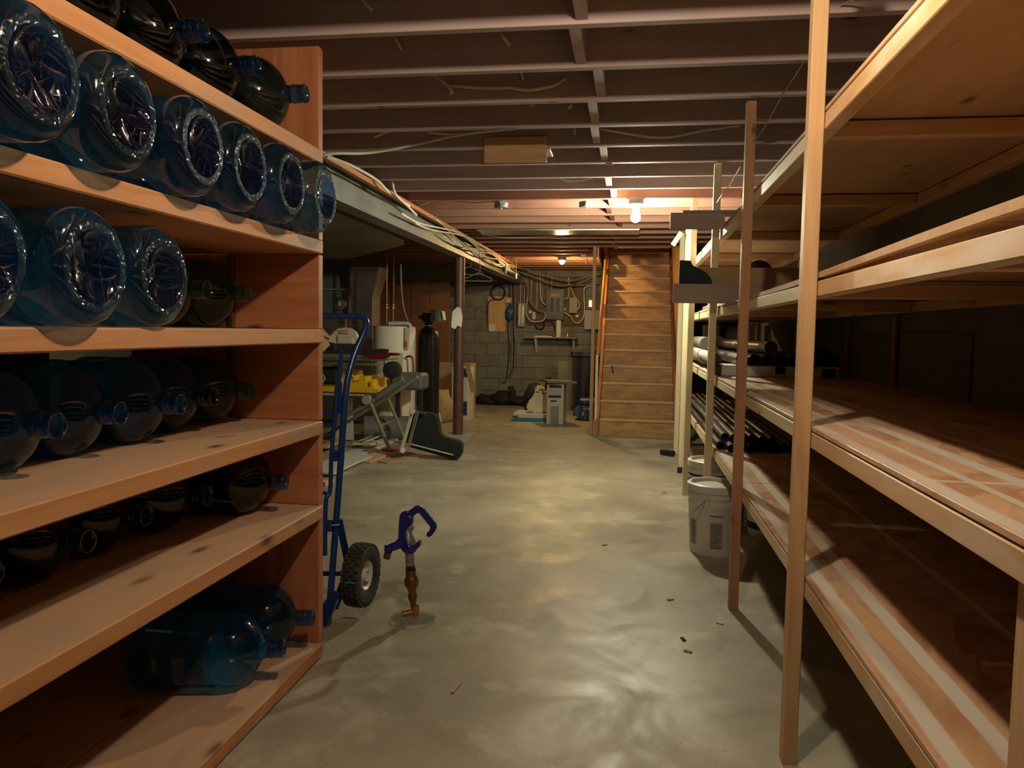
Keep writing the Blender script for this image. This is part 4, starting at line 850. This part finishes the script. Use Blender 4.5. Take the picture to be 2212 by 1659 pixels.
# shelf
wsf = thing('wall_shelf', (-1.3, YB-.02, 1.07), 'narrow wooden wall shelf on two white brackets below the breaker panel', 'shelf')
SX0, SX1 = -1.700, -0.855
box('shelf_board', (SX0, YW-.26, 1.078), (SX1, YW-.001, 1.098), M_GREYWOOD, wsf)
for u in (0, 1):
    x = (-1.522, -0.910)[u]
    obj('bracket', [(x-.016, YW-.001, .85), (x+.016, YW-.001, .85), (x+.022, YW-.001, 1.077), (x-.022, YW-.001, 1.077), (x-.02, YW-.22, 1.077), (x+.02, YW-.22, 1.077)], [(0, 1, 2, 3), (0, 1, 5, 4), (3, 2, 5, 4), (0, 3, 4), (1, 2, 5)], M_PAPER, wsf)
tag(rod('paper_towel_roll', (-1.158, YW-.13, 1.099), (-1.158, YW-.13, 1.37), .042, M_PAPER, None, 20), 'white paper towel roll standing on the wall shelf', 'paper roll')
tag(prism('paper_plate_stack', [(-.14, 0), (.14, 0), (.15, .012), (.05, .02), (-.15, .016)], .16, M_PAPER, None, facing((-1.392, YW-.14, 1.099))), 'stack of white papers lying on the wall shelf', 'papers')
tag(box('black_remote', (-1.348, YW-.04, 1.099), (-1.251, YW-.012, 1.13), M_BLACK), 'small black object on the wall shelf behind the papers', 'remote')
tag(lathe('small_bottle', [(0, 0), (.014, 0), (.014, .05), (.007, .06), (.012, .065), (.012, .085), (0, .085)], M_CHROME, None, axisM((-1.012, YW-.12, 1.099), (0, 0, 1)), 12), 'little clear bottle at the right end of the wall shelf', 'bottle')

# ---------------------------------------------------------------- cables
def cable(pts, r, m, label, group='cables'):
    return tag(tube('cable', pts, r, m, None, 6), label, 'cable', group)
gw = 'cables on the electrical wall'
cable([(-1.482, 12.500, 2.110), (-1.471, 12.500, 1.902), (-1.460, 12.500, 1.716), (-1.413, 12.500, 1.642), (-1.367, 12.500, 1.613)], .008, M_CABLE, 'white cable dropping to the upper left side of the breaker panel', gw)
cable([(-1.370, 12.500, 2.140), (-1.366, 12.500, 1.940), (-1.378, 12.500, 1.791), (-1.407, 12.500, 1.716), (-1.369, 12.500, 1.694)], .008, M_CABLEG, 'grey cable hooking into the breaker panel top left', gw)
cable([(-1.692, 12.450, 2.009), (-1.665, 12.450, 1.749), (-1.587, 12.450, 1.601), (-1.488, 12.450, 1.528), (-1.360, 12.450, 1.537)], .009, M_CABLEG, 'upper of two grey cables curving right to the breaker panel', gw)
cable([(-1.675, 12.430, 2.030), (-1.632, 12.430, 1.748), (-1.539, 12.430, 1.571), (-1.447, 12.430, 1.505), (-1.358, 12.430, 1.507)], .009, M_CABLEG, 'lower of two grey cables curving right to the breaker panel', gw)
cable([(-1.701, 12.460, 2.017), (-1.674, 12.460, 1.749), (-1.685, 12.460, 1.526), (-1.660, 12.460, 1.414), (-1.584, 12.460, 1.348), (-1.418, 12.460, 1.358), (-1.375, 12.460, 1.440), (-1.383, 12.460, 1.500)], .008, M_CABLE, 'white cable looping below the cream socket', gw)
cable([(-1.029, 12.470, 1.999), (-0.982, 12.470, 1.919), (-0.912, 12.470, 1.757), (-0.843, 12.470, 1.669), (-0.834, 12.470, 1.581), (-0.870, 12.470, 1.551), (-0.917, 12.470, 1.646), (-0.905, 12.470, 1.757)], .009, M_CABLE, 'white cable bundle looped over the junction box', gw)
cable([(-1.017, 12.500, 2.053), (-1.006, 12.500, 1.869), (-1.011, 12.500, 1.757), (-1.047, 12.500, 1.720), (-1.092, 12.500, 1.720)], .009, M_CABLE, 'pale conduit bending into the breaker panel top right', gw)
cable([(-1.073, 12.500, 1.505), (-1.004, 12.500, 1.453), (-0.959, 12.500, 1.424), (-0.912, 12.500, 1.343), (-0.838, 12.500, 1.337), (-0.773, 12.500, 1.405), (-0.746, 12.500, 1.553), (-0.758, 12.500, 1.723), (-0.761, 12.500, 1.871), (-0.718, 12.500, 1.915), (-0.629, 12.500, 1.931)], .009, M_CABLE, 'long pale cable curving from breaker panel up behind the stair post', gw)
cable([(-1.400, 12.500, 1.366), (-1.287, 12.500, 1.353), (-1.233, 12.500, 1.294), (-1.216, 12.500, 1.197)], .007, M_CABLEB, 'black cable from the small coil down to the wall shelf', gw)
cable([(-2.321, 12.550, 1.164), (-2.333, 12.550, 1.444), (-2.328, 12.550, 1.634), (-2.274, 12.550, 1.687), (-2.174, 12.550, 1.688)], .007, M_CABLEB, 'black cable tail along the left edge of the plywood board', gw)
for i, (a, b) in enumerate(((0, 0), (4, 1), (8, 2), (12, 3))):
    x0 = -1.993+.03*i
    cable([(x0-.0, YB-.05, 1.95), (x0+.02, YB-.05, 1.6), (x0+.03*math.sin(i), YB-.05, 1.2), (x0+.02+.01*i, YB-.05, .9), (x0+.01*i, YB-.05, .55), (x0-.03-.05*i, YB-.05, .33)], .007, M_CABLEG if i % 2 else M_CABLEB, ['leftmost dangling cable in the bundle beside the plywood board', 'second dangling cable in the bundle beside the plywood board', 'third dangling cable in the bundle beside the plywood board', 'rightmost dangling cable in the bundle beside the plywood board'][i], gw)
tag(blob('cable_knot', (-1.963, YB-.08, 1.48), (.07, .05, .12), M_NAVY, amp=.4, seed=21), 'dark blue tangle of cable beside the plywood board', 'cable coil')
for i, pts in enumerate(([(-1.951, 12.300, 2.195), (-1.576, 12.300, 2.051), (-1.204, 12.300, 1.922), (-0.911, 12.300, 1.938), (-0.622, 12.300, 2.042)], [(-1.862, 12.200, 2.246), (-1.491, 12.200, 2.102), (-0.977, 12.200, 1.990), (-0.547, 12.200, 2.107)], [(-1.816, 12.400, 2.152), (-1.363, 12.400, 1.956), (-0.992, 12.400, 1.915), (-0.552, 12.400, 1.962)])):
    cable(pts, .01, M_CABLEG, ['sagging grey cable across the top of the back wall, lowest', 'sagging grey cable across the top of the back wall, highest', 'sagging grey cable across the top of the back wall, between two others'][i], gw)
for i in range(7):
    x = -1.82+.09*i+random.uniform(-.02, .02)
    rod_ = rod('conduit', (x, YE-.012, 1.55+.05*(i % 3)), (x, YE-.012, 2.08), .007, M_PIPEGAL)
    tag(rod_, words[i]+' thin vertical conduit from the left, beside the breaker panel', 'conduit', 'conduits on the electrical wall')
# bundle along the steel beam
rb = random.Random(5)
for i in range(9):
    pts = []; y = 5.6+.5*i
    ph = rb.uniform(0, 6)
    while y < 11.6:
        pts.append((-1.715+.028*math.sin(y*2.1+ph)+.01*rb.uniform(-1, 1), y, 2.10+.05*math.sin(y*1.7+ph*2)-.004*(y-5))); y += .45
    cable(pts, .0075, M_CABLE, ['white cable on the steel beam starting nearest the camera'] [0] if i == 0 else words[i]+' white cable to join the bundle along the steel beam', 'cable bundle along the steel beam')
cable([(-1.469, 3.600, 2.017), (-1.527, 4.100, 2.078), (-1.585, 4.700, 2.114), (-1.654, 5.200, 2.116), (-1.698, 5.800, 2.133)], .008, M_CABLE, 'white cable running from the shelf end to the beam bundle', 'cables under the joists')
cable([(-1.581, 5.000, 2.156), (-1.621, 5.200, 2.115), (-1.686, 5.700, 2.117), (-1.699, 6.000, 2.092)], .008, M_CABLE, 'short white cable dropping from a joist onto the beam', 'cables under the joists')
gj = 'cables under the joists'
J = lambda k: 2.52+.406*k
for pts, lb in (([(-0.927, 2.920, 2.315), (-0.906, 2.900, 2.286), (-0.890, 2.920, 2.257)], 'short slanting cable on the first joist in view, left one'),
    ([(-0.514, 2.920, 2.315), (-0.495, 2.900, 2.280), (-0.475, 2.920, 2.258)], 'short slanting cable on the first joist in view, right one'),
    ([(-0.872, 3.300, 2.285), (-0.824, 3.290, 2.253), (-0.784, 3.300, 2.215), (-0.797, 3.320, 2.208)], 'hooked cable end on the second joist, left of the long wavy one'),
    ([(-0.803, 3.310, 2.242), (-0.736, 3.300, 2.231), (-0.615, 3.300, 2.221), (-0.536, 3.300, 2.221), (-0.457, 3.300, 2.209), (-0.389, 3.300, 2.216), (-0.344, 3.300, 2.226), (-0.302, 3.320, 2.256)], 'long wavy white cable clipped to the second joist'),
    ([(-0.489, 3.310, 2.287), (-0.478, 3.320, 2.256)], 'short cable stub above the long wavy cable'),
    ([(-0.502, 3.710, 2.274), (-0.487, 3.720, 2.259)], 'tiny cable stub on the third joist, left one'),
    ([(-0.302, 3.710, 2.273), (-0.305, 3.700, 2.253), (-0.319, 3.710, 2.246)], 'tiny cable stub on the third joist, right one'),
    ([(-1.311, 4.100, 2.259), (-1.353, 4.110, 2.250), (-1.409, 4.120, 2.232)], 'pale cable stub on the fourth joist near the shelf end'),
    ([(-1.101, 4.100, 2.247), (-1.012, 4.100, 2.238), (-0.911, 4.100, 2.236), (-0.811, 4.100, 2.253)], 'cable sagging from the fourth joist underside'),
    ([(-1.439, 3.500, 2.003), (-1.410, 3.600, 2.031), (-1.353, 3.900, 2.100), (-1.164, 4.100, 2.185), (-0.889, 4.000, 2.208), (-0.598, 4.000, 2.232)], 'long thin cable crossing the joists at the upper left'),
    ([(-0.218, 4.100, 2.254), (-0.106, 4.100, 2.230), (0.059, 4.100, 2.201), (0.176, 4.100, 2.198), (0.336, 4.100, 2.225), (0.513, 4.100, 2.246)], 'long sagging cable left of the second shelf post'),
    ([(-0.317, 4.110, 2.256), (-0.320, 4.120, 2.221)], 'short pale stub beside the sagging cable'),
    ([(-1.766, 6.100, 2.199), (-1.588, 6.000, 2.253), (-1.305, 5.900, 2.251), (-1.088, 5.900, 2.214), (-0.909, 5.900, 2.195), (-0.662, 5.900, 2.244), (-0.487, 5.900, 2.260)], 'white cable looping toward the left ceiling box'),
    ([(-1.728, 6.100, 2.181), (-1.513, 6.000, 2.210), (-1.242, 5.950, 2.178), (-0.980, 5.900, 2.188), (-0.803, 5.900, 2.211)], 'lower white cable looping toward the left ceiling box'),
    ([(-0.575, 5.900, 2.261), (-0.539, 5.900, 2.212), (-0.469, 5.900, 2.201), (-0.375, 5.900, 2.210)], 'white cable looping into the middle ceiling box'),
    ([(-0.118, 5.920, 2.252), (-0.090, 5.920, 2.211), (-0.021, 5.920, 2.207)], 'short cable entering the box of the bright bulb from the left'),
    ([(0.047, 5.920, 2.210), (0.164, 5.900, 2.226), (0.281, 5.900, 2.258), (0.324, 5.900, 2.258), (0.346, 5.900, 2.224)], 'white cable leaving the bright bulb box to the right'),
    ([(-0.507, 5.350, 2.242), (-0.459, 5.350, 2.220), (-0.380, 5.350, 2.219), (-0.286, 5.350, 2.236)], 'thin cable sagging over the middle ceiling box'),
    ([(-1.809, 8.200, 2.255), (-1.406, 8.200, 2.186), (-1.009, 8.200, 2.185), (-0.619, 8.200, 2.213)], 'thin dark cable crossing before the warm bulb'),
    ([(-0.896, 2.500, 2.267), (-0.882, 2.500, 2.252), (-0.864, 2.500, 2.236)], 'white cable stub at the very top of the picture')):
    cable(pts, .007, M_CABLE, lb, gj)
for pts, lb in (([(0.618, 2.450, 2.176), (0.597, 2.500, 2.187), (0.588, 2.600, 2.190)], 'thin bare wire above the nearest right post'),
    ([(0.600, 3.000, 2.200), (0.564, 3.050, 2.140), (0.539, 3.100, 2.100), (0.513, 3.150, 2.046), (0.484, 3.200, 1.990), (0.459, 3.250, 1.963)], 'thin twisted bare wire hanging between the first two right posts'),
    ([(0.512, 4.000, 2.022), (0.499, 4.100, 1.996), (0.483, 4.200, 1.964), (0.460, 4.300, 1.939), (0.445, 4.400, 1.912)], 'thin bare wire hanging beyond the second right post')):
    cable(pts, .003, M_CHROME, lb, 'bare wires by the right shelves')
# small ceiling things
pp = thing('nailed_plywood', (-.63, 4.13, 2.17), 'pale plywood offcut nailed to a joist above the aisle', 'board')
box('face_board', (-0.798, 4.115, 2.086), (-0.463, 4.138, HC+.05), M_PINE, pp); 
box('under_board', (-0.781, 4.14, HC-.018), (-0.449, 4.30, HC-.001), M_PINE, pp)
for i, (x, y) in enumerate(((-0.358, 5.9), (-1.006, 5.9))):
    t = thing('ceiling_junction_box', (x, y, HC-.03), ['grey octagonal junction box between the two bulbs and the blocking', 'grey octagonal junction box left, where the white cables loop'][i], 'electrical box')
    lathe('box', [(0, 0), (.05, 0), (.055, .006), (.055, .04), (0, .04)], M_GREY, t, axisM((x, y, HC-.041), (0, 0, 1)), 8); rod('screw', (x, y, HC-.052), (x, y, HC-.041), .006, M_CHROME, t)
tag(box('foil_pan', (-1.5, 7.42, HC-.014), (.05, 7.78, HC-.003), M_FOIL, bev=0), 'strip of shiny sheet metal nailed under the joists', 'sheet metal')
t = thing('socket_box', (-0.565, 9.900, 2.127), 'white ceiling socket with cable beside the warm bulb', 'socket')
box('box', (-0.652, 9.86, 2.13), (-0.576, 9.92, 2.165), M_WHITE, t); tube('plug_cable', [(-0.574, 9.850, 2.128), (-0.584, 9.850, 2.059), (-0.549, 9.850, 2.036), (-0.497, 9.850, 2.071)], .006, M_CABLE, t)
for i, (u, v) in enumerate(((0, 0), (1, 0))):
    c = Vector(((-1.818, 8.600, 1.868), (-1.676, 8.400, 1.782))[i]); w = .15
    t = thing('clothes_hanger', tuple(c), ['grey clothes hanger hooked behind the column, left one', 'grey clothes hanger hooked behind the column, right one'][i], 'hanger', 'clothes hangers by the column')
    tube('hanger_frame', [(c.x-w, c.y, c.z-.05), (c.x-w, c.y, c.z-.025), (c.x, c.y, c.z+.04), (c.x+w, c.y, c.z-.025), (c.x+w, c.y, c.z-.05), (c.x, c.y, c.z-.05), (c.x-w, c.y, c.z-.05)], .006, M_CABLEG, t, sm=False)
    tube('hook', [(c.x, c.y, c.z+.04), (c.x+.02, c.y, c.z+.07), (c.x, c.y, HC-.02)], .004, M_CABLEG, t)
for i, (p0, p1) in enumerate((((-1.584, 10.600, 1.982), (-1.583, 10.600, 1.906)), ((-1.604, 9.840, 2.031), (-1.602, 9.840, 1.926)))):
    t = thing('hanging_handle', p0, ['small wooden pull handle hanging at the end of the beam', 'small white cord pull hanging from the beam bundle'][i], 'handle')
    rod('grip', p1, p0, .014, M_CREAM if i == 0 else M_WHITE, t); rod('cord', p0, (p0[0], p0[1], 2.3), .003, M_CABLEG, t)
# floor litter
for i, (p, m, lb) in enumerate((((-0.115, 4.314, 0.000), M_CARD, 'tiny brown chip on the floor in mid aisle'), ((0.278, 5.841, 0.000), M_REDL, 'tiny red scrap on the floor before the bucket'), ((0.207, 3.478, 0.000), M_CARD, 'little wood chip near the second right post'), ((0.234, 3.027, 0.000), M_BLACKM, 'dark chip on the floor right of the aisle'), ((0.244, 2.913, 0.000), M_CARD, 'brown splinter beside the dark chip'), ((0.396, 3.229, 0.000), M_WHITEP, 'small white sliver standing out beside the red post'), ((-0.547, 2.456, 0.000), M_CARD, 'curled wood shaving on the near floor'), ((-1.411, 6.946, 0.000), M_PAPER, 'white paper scrap beyond the black tool'))):
    a = random.uniform(0, 3); L = .03 if i != 6 else .07
    tag(beam('floor_scrap', (p[0]-L/2*math.cos(a), p[1]-L/2*math.sin(a), .003), (p[0]+L/2*math.cos(a), p[1]+L/2*math.sin(a), .003), .012, .005, m, bev=0), lb, 'debris', 'scraps on the floor')
